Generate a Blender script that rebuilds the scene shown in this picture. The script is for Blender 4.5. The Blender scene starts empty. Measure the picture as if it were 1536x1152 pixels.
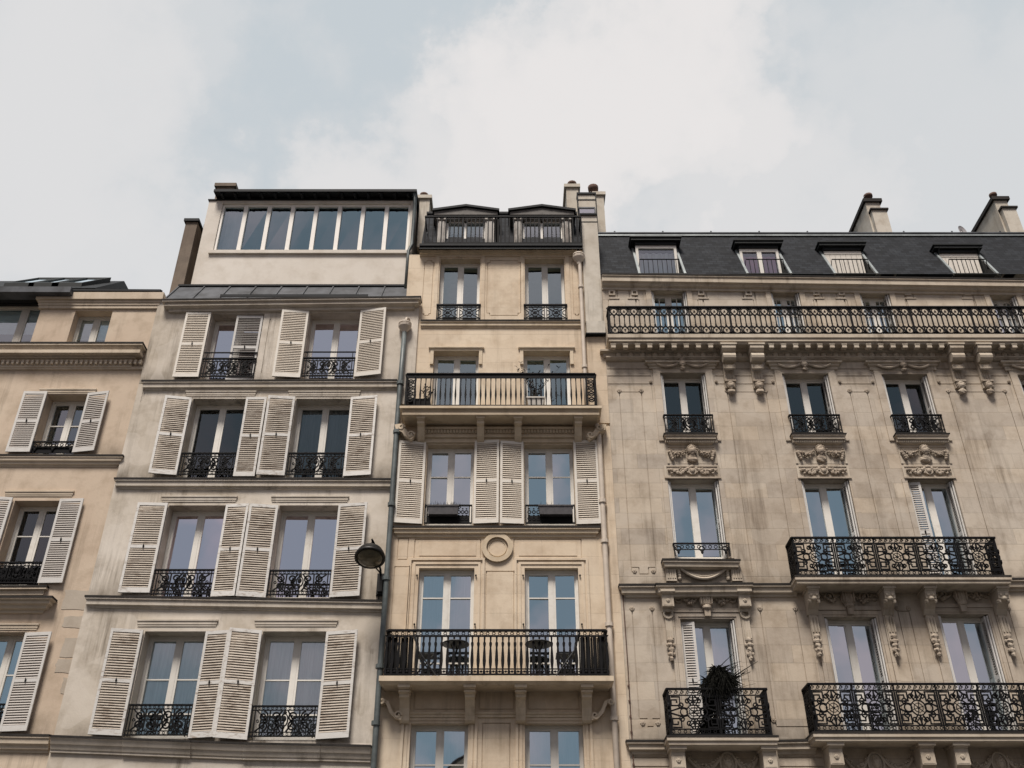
import bpy, math, random
from math import sin, cos, tan, pi, radians
R = random.Random(7)
C = bpy.context.scene.collection
# ------------------------------------------------------------------ camera model
F, TH, D, CZ = 1493.0, radians(32.84), 20.0, 1.6
def Dir(px, py):
    u = (px - 768) / F; v = -(py - 576) / F
    return (u, cos(TH) - v * sin(TH), sin(TH) + v * cos(TH))
def P(px, py, Y=0.0):
    d = Dir(px, py); t = (Y + D) / d[1]
    return (t * d[0], CZ + t * d[2])
def PX(px, py, Y=0.0): return P(px, py, Y)[0]
def PZ(py, Y=0.0): return P(768, py, Y)[1]

# ------------------------------------------------------------------ mesh builder
class MB:
    def __init__(s): s.v = []; s.f = []; s.m = []; s.xf = None; s.dm = 0
    def add(s, vs, fs, m=0):
        b = len(s.v); m = m or s.dm
        s.v += [s.xf(*p) for p in vs] if s.xf else vs
        s.f += [tuple(i + b for i in f) for f in fs]; s.m += [m] * len(fs)
    def box(s, x0, x1, y0, y1, z0, z1, m=0):
        s.hexa([(x0,y0,z0),(x1,y0,z0),(x1,y1,z0),(x0,y1,z0),(x0,y0,z1),(x1,y0,z1),(x1,y1,z1),(x0,y1,z1)], m)
    def hexa(s, p, m=0):
        s.add(p, [(0,3,2,1),(4,5,6,7),(0,1,5,4),(1,2,6,5),(2,3,7,6),(3,0,4,7)], m)
    def path(s, pts, t, d, y=0.0, closed=False, m=0):
        n = len(pts); vs = []; fs = []
        for i in range(n):
            a = pts[(i-1) % n] if (closed or i) else pts[i]
            b = pts[(i+1) % n] if (closed or i < n-1) else pts[i]
            dx, dz = b[0]-a[0], b[1]-a[1]; L = math.hypot(dx, dz) or 1
            nx, nz = -dz/L*t/2, dx/L*t/2; x, z = pts[i]
            vs += [(x+nx,y-d/2,z+nz),(x-nx,y-d/2,z-nz),(x-nx,y+d/2,z-nz),(x+nx,y+d/2,z+nz)]
        for i in range(n if closed else n-1):
            a, b = 4*i, 4*((i+1) % n)
            for k in range(4): fs.append((a+k, a+(k+1)%4, b+(k+1)%4, b+k))
        if not closed: fs += [(3,2,1,0), (4*n-4,4*n-3,4*n-2,4*n-1)]
        s.add(vs, fs, m)
    def tube(s, pts, r, n=8, m=0, cap=True):
        vs = []; fs = []; K = len(pts)
        for i, p in enumerate(pts):
            a = pts[max(i-1,0)]; b = pts[min(i+1,K-1)]
            t = [b[k]-a[k] for k in range(3)]; L = math.sqrt(sum(c*c for c in t)) or 1; t = [c/L for c in t]
            u = (0,0,1) if abs(t[2]) < .9 else (1,0,0)
            e = [t[1]*u[2]-t[2]*u[1], t[2]*u[0]-t[0]*u[2], t[0]*u[1]-t[1]*u[0]]; L = math.sqrt(sum(c*c for c in e)); e = [c/L for c in e]
            g = [t[1]*e[2]-t[2]*e[1], t[2]*e[0]-t[0]*e[2], t[0]*e[1]-t[1]*e[0]]
            rr = r[i] if isinstance(r, (list, tuple)) else r
            for k in range(n):
                c, q = cos(2*pi*k/n)*rr, sin(2*pi*k/n)*rr
                vs.append(tuple(p[j]+e[j]*c+g[j]*q for j in range(3)))
        for i in range(K-1):
            for k in range(n): fs.append((i*n+k, i*n+(k+1)%n, (i+1)*n+(k+1)%n, (i+1)*n+k))
        if cap: fs += [tuple(range(n))[::-1], tuple(range((K-1)*n, K*n))]
        s.add(vs, fs, m)
    def lathe(s, cx, cy, cz, prof, n=16, m=0, mats=None):
        vs = []; fs = []; mm = []
        for r, z in prof:
            for k in range(n): vs.append((cx+r*cos(2*pi*k/n), cy+r*sin(2*pi*k/n), cz+z))
        for i in range(len(prof)-1):
            for k in range(n): fs.append((i*n+k, i*n+(k+1)%n, (i+1)*n+(k+1)%n, (i+1)*n+k))
        s.add(vs, fs, m)
    def blob(s, c, r, n=8, k=6, m=0, jit=0.0):
        vs = []; fs = []
        for i in range(k+1):
            a = pi*i/k
            for j in range(n):
                b = 2*pi*j/n; q = 1 + (R.uniform(-jit, jit) if jit else 0)
                vs.append((c[0]+r[0]*sin(a)*cos(b)*q, c[1]+r[1]*sin(a)*sin(b)*q, c[2]+r[2]*cos(a)*q))
        for i in range(k):
            for j in range(n): fs.append((i*n+j, i*n+(j+1)%n, (i+1)*n+(j+1)%n, (i+1)*n+j))
        s.add(vs, fs, m)
    def prism(s, poly, y0, y1, m=0):
        n = len(poly)
        vs = [(x,y0,z) for x,z in poly] + [(x,y1,z) for x,z in poly]
        s.add(vs, [tuple(range(n)), tuple(range(n,2*n))[::-1]] + [(i,(i+1)%n,n+(i+1)%n,n+i) for i in range(n)], m)
    def prismx(s, poly, x0, x1, m=0):          # poly in (y,z), extruded along x
        n = len(poly)
        vs = [(x0,y,z) for y,z in poly] + [(x1,y,z) for y,z in poly]
        s.add(vs, [tuple(range(n)), tuple(range(n,2*n))[::-1]] + [(i,(i+1)%n,n+(i+1)%n,n+i) for i in range(n)], m)
    def ring(s, cx, cz, r, t, d, y=0.0, n=16, m=0, rz=None):
        s.path([(cx+r*cos(2*pi*i/n), cz+(rz or r)*sin(2*pi*i/n)) for i in range(n)], t, d, y, True, m)
    def moulding(s, x0, x1, zl, zr, prof, Y, rl=True, rr=True, m=0, joints=()):
        xs = [x0] + list(joints) + [x1]; n = len(prof)
        L = [(x0-(o if rl else 0), Y-o, zl+z) for o,z in prof]; Q = [(x1+(o if rr else 0), Y-o, zr+z) for o,z in prof]
        s.add(L+Q, [(i,i+1,n+i+1,n+i) for i in range(n-1)], m)
        for pts, ret in ((L, rl), (Q, rr)):
            if ret:
                W = [(p[0], Y+.02, p[2]) for p in pts]
                s.add(pts+W, [(i,i+1,n+i+1,n+i) for i in range(n-1)], m)
            else:
                W = [(p[0], Y+.02, p[2]) for p in pts]
                s.add(pts+W, [(i,i+1,n+i+1,n+i) for i in range(n-1)], m)
    def relief(s, x0, x1, z0, z1, Y, rects, lean=0.0, rev=0.28, m=0, mr=None):
        e = 1e-4; mr = m if mr is None else mr
        def uniq(a, lo, hi):
            o = []
            for q in sorted(min(max(q,lo),hi) for q in a):
                if not o or q-o[-1] > e: o.append(q)
            return o
        xs = uniq([x0,x1]+[r[0] for r in rects]+[r[1] for r in rects], x0, x1)
        zs = uniq([z0,z1]+[r[2] for r in rects]+[r[3] for r in rects], z0, z1)
        nx, nz = len(xs)-1, len(zs)-1
        g = [[0.0]*nx for _ in range(nz)]
        xc = [(xs[i]+xs[i+1])/2 for i in range(nx)]; zc = [(zs[i]+zs[i+1])/2 for i in range(nz)]
        for r in rects:
            for j in range(nz):
                if r[2] < zc[j] < r[3]:
                    for i in range(nx):
                        if r[0] < xc[i] < r[1]: g[j][i] = r[4]
        dep = lambda q: rev if q is None else q
        yy = lambda q, z: Y + q + lean*(z-z0)
        vs = []; fs = []; ms = []
        def quad(p, mm):
            b = len(vs); vs.extend(p); fs.append((b,b+1,b+2,b+3)); ms.append(mm)
        for j in range(nz):
            i = 0; za, zb = zs[j], zs[j+1]
            while i < nx:
                k = i
                while k+1 < nx and g[j][k+1] == g[j][i]: k += 1
                q = g[j][i]
                if q is not None:
                    quad([(xs[i],yy(q,za),za),(xs[k+1],yy(q,za),za),(xs[k+1],yy(q,zb),zb),(xs[i],yy(q,zb),zb)], m)
                i = k+1
            for i in range(nx-1):
                a, b = g[j][i], g[j][i+1]
                if a != b:
                    qa, qb = dep(a), dep(b); x = xs[i+1]
                    quad([(x,yy(qa,za),za),(x,yy(qb,za),za),(x,yy(qb,zb),zb),(x,yy(qa,zb),zb)], mr if None in (a,b) else m)
        for j in range(nz-1):
            i = 0; z = zs[j+1]
            while i < nx:
                k = i
                while k+1 < nx and g[j][k+1] == g[j][i] and g[j+1][k+1] == g[j+1][i]: k += 1
                a, b = g[j][i], g[j+1][i]
                if a != b:
                    qa, qb = dep(a), dep(b)
                    quad([(xs[i],yy(qa,z),z),(xs[k+1],yy(qa,z),z),(xs[k+1],yy(qb,z),z),(xs[i],yy(qb,z),z)], mr if None in (a,b) else m)
                i = k+1
        b = len(s.v); s.v += vs; s.f += [tuple(q+b for q in f) for f in fs]; s.m += ms
    def build(s, name, mats, parent=None, smooth=False, loc=None):
        if not isinstance(mats, (list, tuple)): mats = [mats]
        xs, ys, zs = zip(*s.v)
        c = loc or ((min(xs)+max(xs))/2, (min(ys)+max(ys))/2, min(zs))
        me = bpy.data.meshes.new(name)
        me.from_pydata([(x-c[0],y-c[1],z-c[2]) for x,y,z in s.v], [], s.f)
        for m in mats: me.materials.append(m)
        me.polygons.foreach_set('material_index', s.m)
        if smooth: me.polygons.foreach_set('use_smooth', [True]*len(s.f))
        me.update()
        o = bpy.data.objects.new(name, me); C.objects.link(o)
        pw = WL[parent.name] if parent else (0,0,0)
        o.location = tuple(c[i]-pw[i] for i in range(3)); WL[o.name] = c
        if parent: o.parent = parent
        return o
WL = {}
def thing(name, loc, label, cat, group=None):
    o = bpy.data.objects.new(name, None); C.objects.link(o); o.location = loc; WL[o.name] = tuple(loc)
    o.empty_display_size = .3; return tag(o, label, cat, group)
def tag(o, label, cat, group=None):
    o['label'] = label; o['category'] = cat
    if group: o['group'] = group
    return o

# ------------------------------------------------------------------ materials
def newmat(name):
    m = bpy.data.materials.new(name); m.use_nodes = True
    nt = m.node_tree; b = nt.nodes['Principled BSDF']; return m, nt, b
class N:
    def __init__(s, nt): s.nt = nt
    def n(s, t, **k):
        o = s.nt.nodes.new(t)
        for a, v in k.items():
            if a.startswith('i_'):
                o.inputs[a[2:].replace('_',' ')].default_value = v
            else: setattr(o, a, v)
        return o
    def l(s, a, b): s.nt.links.new(a, b)
    def pos(s): return s.n('ShaderNodeNewGeometry').outputs['Position']
    def noise(s, vec, scale, detail=4, rough=.55, dist=0.0):
        o = s.n('ShaderNodeTexNoise'); o.inputs['Scale'].default_value = scale; o.inputs['Detail'].default_value = detail
        o.inputs['Roughness'].default_value = rough; o.inputs['Distortion'].default_value = dist; s.l(vec, o.inputs['Vector']); return o.outputs['Fac']
    def ramp(s, fac, stops):
        o = s.n('ShaderNodeValToRGB'); r = o.color_ramp
        while len(r.elements) < len(stops): r.elements.new(.5)
        for e, (p, c) in zip(r.elements, stops):
            e.position = p; e.color = (c,c,c,1) if isinstance(c,(int,float)) else (*c,1)
        s.l(fac, o.inputs['Fac']); return o.outputs['Color']
    def mix(s, fac, a, b, mode='MIX'):
        o = s.n('ShaderNodeMix', data_type='RGBA', blend_type=mode)
        for sock, v in ((o.inputs['Factor'], fac), (o.inputs['A'], a), (o.inputs['B'], b)):
            if isinstance(v, bpy.types.NodeSocket): s.l(v, sock)
            elif isinstance(v, (int,float)): sock.default_value = v
            else: sock.default_value = (*v, 1)
        return o.outputs['Result']
    def scale(s, vec, sc, loc=(0,0,0)):
        o = s.n('ShaderNodeMapping'); o.inputs['Scale'].default_value = sc; o.inputs['Location'].default_value = loc; s.l(vec, o.inputs['Vector']); return o.outputs['Vector']
    def bump(s, h, strength, dist, b):
        o = s.n('ShaderNodeBump'); o.inputs['Strength'].default_value = strength; o.inputs['Distance'].default_value = dist
        s.l(h, o.inputs['Height']); s.l(o.outputs['Normal'], b.inputs['Normal'])

def plaster(name, base, dark, pale, seed=0, streak=.5, blocks=None, patch=.0, soot=()):
    m, nt, b = newmat(name); g = N(nt); p = g.scale(g.pos(), (1,1,1), (seed*7.3, seed*3.1, seed*5.7))
    big = g.noise(p, .45, 5, .6, .4); mid = g.noise(p, 2.2, 6, .65); fine = g.noise(p, 22, 4, .7)
    col = g.mix(g.ramp(big, [(.35,0),(.68,1)]), base, pale)
    col = g.mix(g.ramp(mid, [(.46,0),(.72,.55)]), col, dark)
    st = g.noise(g.scale(p, (2.6,2.6,.16)), 1.6, 6, .7)
    st2 = g.noise(p, .7, 3, .5)
    sm = g.mix(1.0, g.ramp(st, [(.5,0),(.72,1)]), g.ramp(st2, [(.4,0),(.62,1)]), 'MULTIPLY')
    sm = g.mix(1.0, sm, (streak,)*3, 'MULTIPLY')
    col = g.mix(sm, col, tuple(c*.52 for c in dark))
    if soot:
        sz = g.n('ShaderNodeSeparateXYZ'); g.l(g.pos(), sz.inputs[0]); acc = None
        for z in soot:
            mr = g.n('ShaderNodeMapRange'); g.l(sz.outputs['Z'], mr.inputs['Value'])
            for a_, v_ in (('From Min',z+.5),('From Max',z),('To Min',0),('To Max',1)): mr.inputs[a_].default_value = v_
            lt = g.n('ShaderNodeMath', operation='GREATER_THAN'); g.l(sz.outputs['Z'], lt.inputs[0]); lt.inputs[1].default_value = z-.02
            mu = g.n('ShaderNodeMath', operation='MULTIPLY'); g.l(mr.outputs[0], mu.inputs[0]); g.l(lt.outputs[0], mu.inputs[1])
            if acc is None: acc = mu.outputs[0]
            else: ad = g.n('ShaderNodeMath', operation='MAXIMUM'); g.l(acc, ad.inputs[0]); g.l(mu.outputs[0], ad.inputs[1]); acc = ad.outputs[0]
        sn = g.ramp(g.noise(g.scale(p, (1,1,.5)), 1.7, 6, .65), [(.36,0),(.66,1)])
        col = g.mix(g.mix(1.0, sn, acc, 'MULTIPLY'), col, tuple(c*.42 for c in dark))
    h = g.mix(.35, mid, fine)
    if blocks:
        bw, bh, amt = blocks
        mp = g.n('ShaderNodeSeparateXYZ'); g.l(g.pos(), mp.inputs[0])
        cb = g.n('ShaderNodeCombineXYZ'); g.l(mp.outputs['X'], cb.inputs['X']); g.l(mp.outputs['Z'], cb.inputs['Y'])
        br = g.n('ShaderNodeTexBrick'); g.l(cb.outputs[0], br.inputs['Vector'])
        br.inputs['Scale'].default_value = 1; br.inputs['Brick Width'].default_value = bw; br.inputs['Row Height'].default_value = bh
        br.inputs['Mortar Size'].default_value = .006; br.inputs['Mortar Smooth'].default_value = .3
        br.inputs['Color1'].default_value = (.84,.84,.86,1); br.inputs['Color2'].default_value = (1.14,1.11,1.06,1); br.inputs['Mortar'].default_value = (.78,.76,.72,1)
        br.inputs['Bias'].default_value = 0.1
        col = g.mix(amt, col, br.outputs['Color'], 'MULTIPLY')
        h = g.mix(.5, h, br.outputs['Fac'], 'SUBTRACT')
    if patch:
        pm = g.ramp(g.noise(p, .9, 2, .4, 1.2), [(.56,0),(.58,1)])
        pm = g.mix(1.0, pm, (patch,)*3, 'MULTIPLY'); col = g.mix(pm, col, pale)
    g.l(col, b.inputs['Base Color']); b.inputs['Roughness'].default_value = .9; b.inputs['Specular IOR Level'].default_value = .15
    g.bump(h, .5, .015, b)
    return m
def paint(name, base, dark, amt=.5, rough=.6, sc=9.0, stretch=(1,1,1), lo=.5, hi=.66, bump=.2):
    m, nt, b = newmat(name); g = N(nt)
    oi = g.n('ShaderNodeObjectInfo'); p0 = g.n('ShaderNodeVectorMath', operation='ADD'); g.l(g.pos(), p0.inputs[0])
    sc_ = g.n('ShaderNodeVectorMath', operation='SCALE'); g.l(oi.outputs['Random'], sc_.inputs['Scale']); sc_.inputs[0].default_value = (37,11,53); g.l(sc_.outputs[0], p0.inputs[1])
    p = g.scale(p0.outputs[0], stretch)
    a = g.noise(p, sc, 5, .65); c = g.noise(p, sc*.22, 3, .5)
    msk = g.mix(1.0, g.ramp(a, [(lo,0),(hi,1)]), g.ramp(c, [(.38,.1),(.6,1)]), 'MULTIPLY')
    msk = g.mix(1.0, msk, (amt,)*3, 'MULTIPLY')
    var = g.mix(1.0, base, g.ramp(oi.outputs['Random'], [(0,.86),(1,1.06)]), 'MULTIPLY')
    g.l(g.mix(msk, var, dark), b.inputs['Base Color']); b.inputs['Roughness'].default_value = rough; b.inputs['Specular IOR Level'].default_value = .3
    g.bump(a, bump, .006, b); return m
def plain(name, col, rough=.6, metal=0.0, var=.25, sc=6.0, spec=.5):
    m, nt, b = newmat(name); g = N(nt); a = g.noise(g.pos(), sc, 5, .6)
    g.l(g.mix(g.ramp(a, [(.35,0),(.7,1)]), col, tuple(c*(1-var) for c in col)), b.inputs['Base Color'])
    b.inputs['Roughness'].default_value = rough; b.inputs['Metallic'].default_value = metal; b.inputs['Specular IOR Level'].default_value = spec
    g.bump(a, .15, .005, b); return m
def slate(name):
    m, nt, b = newmat(name); g = N(nt)
    mp = g.n('ShaderNodeSeparateXYZ'); g.l(g.pos(), mp.inputs[0])
    cb = g.n('ShaderNodeCombineXYZ'); g.l(mp.outputs['X'], cb.inputs['X']); g.l(mp.outputs['Z'], cb.inputs['Y'])
    br = g.n('ShaderNodeTexBrick'); g.l(cb.outputs[0], br.inputs['Vector'])
    for k, v in (('Scale',1),('Brick Width',.2),('Row Height',.115),('Mortar Size',.009),('Mortar Smooth',.2)): br.inputs[k].default_value = v
    br.inputs['Color1'].default_value = (.007,.008,.010,1); br.inputs['Color2'].default_value = (.022,.025,.030,1); br.inputs['Mortar'].default_value = (.004,.0045,.006,1)
    n = g.noise(g.pos(), 1.1, 4, .6); n2 = g.noise(g.scale(g.pos(), (3,3,.3)), 2.0, 4, .6)
    c = g.mix(g.ramp(n, [(.45,0),(.7,.5)]), br.outputs['Color'], (.012,.013,.016))
    c = g.mix(g.ramp(n2, [(.55,0),(.75,.35)]), c, (.05,.052,.055))
    g.l(c, b.inputs['Base Color']); b.inputs['Roughness'].default_value = .75; b.inputs['Specular IOR Level'].default_value = .16
    g.bump(br.outputs['Fac'], -.8, .02, b); return m
def glassmat(name, refl=.2, tint=(.8,.86,.88), gcol=(.95,.97,1)):
    m, nt, b = newmat(name); g = N(nt); nt.nodes.remove(b); out = nt.nodes['Material Output']
    tr = g.n('ShaderNodeBsdfTransparent'); tr.inputs[0].default_value = (*tint,1)
    gl = g.n('ShaderNodeBsdfGlossy'); gl.inputs['Color'].default_value = (*gcol,1); gl.inputs['Roughness'].default_value = .015
    fr = g.n('ShaderNodeFresnel'); fr.inputs['IOR'].default_value = 1.5
    ma = g.n('ShaderNodeMath', operation='ADD'); g.l(fr.outputs[0], ma.inputs[0]); ma.inputs[1].default_value = refl; ma.use_clamp = True
    mx = g.n('ShaderNodeMixShader'); g.l(ma.outputs[0], mx.inputs[0]); g.l(tr.outputs[0], mx.inputs[1]); g.l(gl.outputs[0], mx.inputs[2])
    bp = g.n('ShaderNodeBump'); bp.inputs['Strength'].default_value = .12; bp.inputs['Distance'].default_value = .02
    oi = g.n('ShaderNodeObjectInfo'); p0 = g.n('ShaderNodeVectorMath', operation='ADD'); g.l(g.pos(), p0.inputs[0])
    s_ = g.n('ShaderNodeVectorMath', operation='SCALE'); g.l(oi.outputs['Random'], s_.inputs['Scale']); s_.inputs[0].default_value = (31,17,23); g.l(s_.outputs[0], p0.inputs[1])
    g.l(g.noise(p0.outputs[0], 1.3, 2, .4), bp.inputs['Height']); g.l(bp.outputs[0], gl.inputs['Normal'])
    g.l(mx.outputs[0], out.inputs[0]); return m
def cloth(name, col, var=.12):
    m, nt, b = newmat(name); g = N(nt); a = g.noise(g.scale(g.pos(), (9,1,.5)), 2.0, 3, .5)
    c = g.mix(g.ramp(a, [(.35,0),(.65,1)]), col, tuple(x*(1-var) for x in col))
    g.l(c, b.inputs['Base Color']); b.inputs['Roughness'].default_value = .95
    return m
M = {}
M['b1'] = plaster('beige_render', (.505,.405,.31), (.33,.26,.185), (.575,.48,.375), 1, .6, soot=[PZ(683,-.13),PZ(1101,-.16)])
M['b2'] = plaster('grey_white_render', (.485,.43,.355), (.255,.21,.155), (.63,.58,.51), 2, .95, patch=.3, soot=[PZ(y,-.18)+.02 for y in (572,719,899,1112)])
M['b3'] = plaster('cream_stone', (.575,.472,.355), (.39,.295,.20), (.655,.56,.435), 3, .55, blocks=(1.3,.42,.22))
M['b4'] = plaster('limestone', (.42,.36,.29), (.24,.19,.14), (.53,.475,.40), 4, .75, blocks=(.95,.37,.75), patch=.25, soot=[PZ(878,-.16),PZ(1112,-.16)])
M['studio'] = plaster('pale_studio_render', (.60,.555,.49), (.47,.42,.35), (.66,.62,.56), 21, .12)
M['carved'] = plaster('weathered_carving', (.36,.30,.235), (.20,.155,.115), (.46,.40,.325), 22, .7)
M['bare'] = plaster('bare_grey_stone', (.40,.345,.28), (.30,.25,.195), (.45,.40,.335), 14, .4)
M['b4t'] = plaster('pale_limestone_trim', (.45,.385,.305), (.25,.20,.145), (.53,.47,.385), 5, .9)
M['b3t'] = plaster('cream_trim', (.56,.465,.34), (.40,.31,.205), (.62,.53,.41), 6, .6)
M['b2t'] = plaster('grey_trim', (.50,.445,.37), (.32,.27,.205), (.57,.52,.45), 8, .8)
M['b1t'] = plaster('beige_trim', (.52,.44,.34), (.38,.31,.225), (.58,.50,.40), 9, .6)
M['brown'] = plaster('brown_render', (.15,.12,.095), (.08,.065,.055), (.24,.20,.16), 10, .8)
M['stack'] = plaster('chimney_render', (.48,.44,.37), (.28,.22,.16), (.56,.52,.45), 11, .9)
M['party'] = plaster('party_wall_render', (.50,.46,.395), (.31,.27,.21), (.57,.53,.46), 12, .9)
M['shutter'] = paint('white_shutter_paint', (.67,.655,.62), (.27,.215,.165), .85, .6, 7, (1,1,3.2))
M['shutterw'] = paint('cream_shutter_paint', (.70,.66,.59), (.40,.34,.27), .4, .6, 7, (1,1,3.2))
M['shutterg'] = paint('grey_shutter_paint', (.60,.585,.555), (.3,.25,.2), .35, .6, 7, (1,1,3.2))
M['slatw'] = paint('weathered_slats', (.50,.445,.375), (.22,.175,.135), .95, .75, 5, (1,1,4.5), .44, .6)
M['slatc'] = paint('cream_slats', (.63,.565,.475), (.38,.31,.24), .5, .7, 6, (1,1,4.5))
M['slatg'] = paint('grey_slats', (.46,.43,.395), (.27,.22,.18), .5, .7, 6, (1,1,4.5))
M['slatd'] = paint('dark_slats', (.21,.195,.18), (.13,.11,.09), .4, .7, 6, (1,1,4.5))
M['frame'] = paint('white_window_paint', (.70,.675,.62), (.42,.37,.3), .3, .5, 6)
M['frameg'] = paint('grey_window_paint', (.55,.535,.49), (.35,.32,.27), .25, .5, 6)
M['frames'] = paint('studio_frame_paint', (.74,.71,.66), (.5,.45,.38), .2, .5, 6)
M['framew'] = paint('weathered_dormer_paint', (.40,.38,.35), (.12,.095,.08), .9, .75, 7, (1,1,.4), .45, .6)
M['iron'] = plain('black_iron', (.008,.008,.009), .65, 0, .4, 20, .12)
M['ironb'] = plain('blackened_screen', (.010,.0095,.009), .8, 0, .5, 9, .2)
M['zinc'] = plain('zinc_sheet', (.078,.084,.094), .55, .1, .7, 2.6, .3)
M['zincd'] = plain('dark_zinc', (.014,.016,.018), .65, .1, .4, 3, .2)
M['flash'] = plain('dark_flashing', (.035,.031,.028), .8, 0, .5, 4, .2)
M['pipe'] = plain('grey_green_pipe', (.115,.135,.135), .5, .1, .5, 4)
M['pipec'] = plain('cream_pipe', (.60,.52,.43), .6, 0, .25, 3)
M['slate'] = slate('slate_tiles')
M['tin'] = plain('dormer_tin', (.018,.021,.021), .6, .1, .4, 3, .25)
M['tinl'] = plain('pale_lead_edge', (.30,.33,.33), .5, .3, .4, 3)
M['pedi'] = plain('pediment_lead', (.15,.14,.13), .7, .1, .35, 5, .3)
M['pot'] = plain('clay_pot', (.13,.075,.055), .9, 0, .5, 9)
M['glass'] = glassmat('window_glass', .24, (.96,.97,.97), (.8,.92,1))
M['glassr'] = glassmat('reflective_glass', .60, (.7,.75,.8), (.83,.94,1))
M['glassp'] = glassmat('evening_glass', .78, (.7,.72,.8), (1,.90,.97))
M['glasss'] = glassmat('studio_glass', .33, (.6,.66,.7), (.72,.9,1))
M['glassm'] = glassmat('teal_glass', .32, (.75,.82,.84), (.72,.95,1))
M['glassb'] = glassmat('pale_glass', .32, (.97,.98,.98), (.8,.95,1))
M['glassd'] = glassmat('dim_glass', .09, (.8,.86,.88), (.85,.95,1))
M['curtain'] = cloth('white_curtain', (.82,.85,.84), .3)
M['curtaind'] = cloth('grey_curtain', (.25,.24,.24), .35)
M['blind'] = cloth('pleated_blind', (.78,.86,.85), .05)
M['pink'] = cloth('magenta_curtain', (.72,.17,.40), .4)
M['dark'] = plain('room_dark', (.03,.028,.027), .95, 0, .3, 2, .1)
M['lampglass'] = plain('amber_glass', (.10,.085,.05), .2, 0, .4, 8)
M['lampmetal'] = plain('lamp_metal', (.012,.011,.010), .45, .3, .4, 12)
M['leafd'] = plain('dark_leaf', (.009,.009,.007), .85, 0, .5, 20, .1)
M['leafg'] = plain('dull_green_leaf', (.045,.05,.022), .7, 0, .5, 20)
M['twig'] = plain('brown_twig', (.05,.035,.022), .8, 0, .5, 20)
M['potw'] = plain('pale_planter', (.55,.52,.47), .7, 0, .2, 10)
M['boxg'] = plain('grey_planter', (.10,.095,.10), .6, 0, .4, 10)
M['chair'] = plain('black_chair', (.012,.012,.012), .5, 0, .3, 10)
M['dish'] = plain('white_dish', (.55,.53,.53), .5, 0, .15, 10)
M['tile'] = plain('clay_tile', (.34,.17,.09), .9, 0, .4, 6, .2)
M['asphalt'] = plain('asphalt', (.05,.05,.052), .9, 0, .3, 30, .2)
M['paving'] = plain('paving_stone', (.055,.053,.05), .9, 0, .25, 5, .2)
M['kerb'] = plain('kerb_granite', (.3,.29,.28), .85, 0, .25, 12, .2)
M['ground'] = plain('open_ground', (.045,.043,.04), .95, 0, .3, 1, .1)

# ------------------------------------------------------------------ ironwork patterns  (u right, v up, w = depth at y)
def spiral(cx, cz, r0, r1, a0, turns, n=18, sx=1):
    return [(cx + sx*(r0+(r1-r0)*i/n)*cos(a0+turns*2*pi*i/n), cz + (r0+(r1-r0)*i/n)*sin(a0+turns*2*pi*i/n)) for i in range(n+1)]
def arc(cx, cz, r, a0, a1, n=8, rz=None):
    return [(cx+r*cos(a0+(a1-a0)*i/n), cz+(rz or r)*sin(a0+(a1-a0)*i/n)) for i in range(n+1)]
def rail_scroll(b, w, h, two=False):
    T, d = .03, .03
    b.box(0,w,-.025,.025,h-.03,h); b.box(0,w,-.012,.012,h-.10,h-.082); b.box(0,w,-.012,.012,.02,.045); b.box(0,w,-.012,.012,.10,.118)
    for u in (.015,.075,w-.075,w-.015): b.box(u-.01,u+.01,-.01,.01,0,h-.03)
    v0, v1, u0, u1 = .118, h-.10, .085, w-.085; cx = w/2; mh = (v1-v0)
    for s in (-1,1):
        q = mh*.24
        for k, (fx, fz, sg) in enumerate(((.30,.27,1),(.30,.73,-1),(.72,.27,-1),(.72,.73,1))):
            X = cx + s*fx*(u1-u0)/2; Z = v0+fz*mh
            b.path(spiral(X, Z, q, q*.25, pi/2*sg, sg*1.4, 18, s), T, d)
        b.path([(cx+s*.05*(u1-u0), v0),(cx+s*.16*(u1-u0), v0+mh*.5),(cx+s*.05*(u1-u0), v1)], T, d)
        b.path([(cx+s*.26*(u1-u0), v0),(cx+s*.25*(u1-u0), v1)], T*.8, d)
        b.path([(cx+s*.28*(u1-u0), v0+mh*.5),(cx+s*.48*(u1-u0), v1)], T*.8, d); b.path([(cx+s*.28*(u1-u0), v0+mh*.5),(cx+s*.48*(u1-u0), v0)], T*.8, d)
        for fx in (.12,.33,.45): b.ring(cx+s*fx*(u1-u0), v0+mh*.5, .026, .012, d, 0, 8)
    b.ring(cx, v0+mh*.55, .07, .022, .03, 0, 14, 0, mh*.3); b.blob((cx,-.01,v0+mh*.6), (.045,.02,.06)); b.blob((cx,-.01,v0+mh*.22), (.03,.02,.05)); b.blob((cx,0,v0+mh*.9), (.04,.02,.04))
    n = max(5, int(w/.1))
    for i in range(n):
        u = .1+(w-.2)*(i+.5)/n
        b.ring(u, h-.056, .02, .009, .015, 0, 8); b.ring(u, .073, .022, .009, .015, 0, 8)
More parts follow.
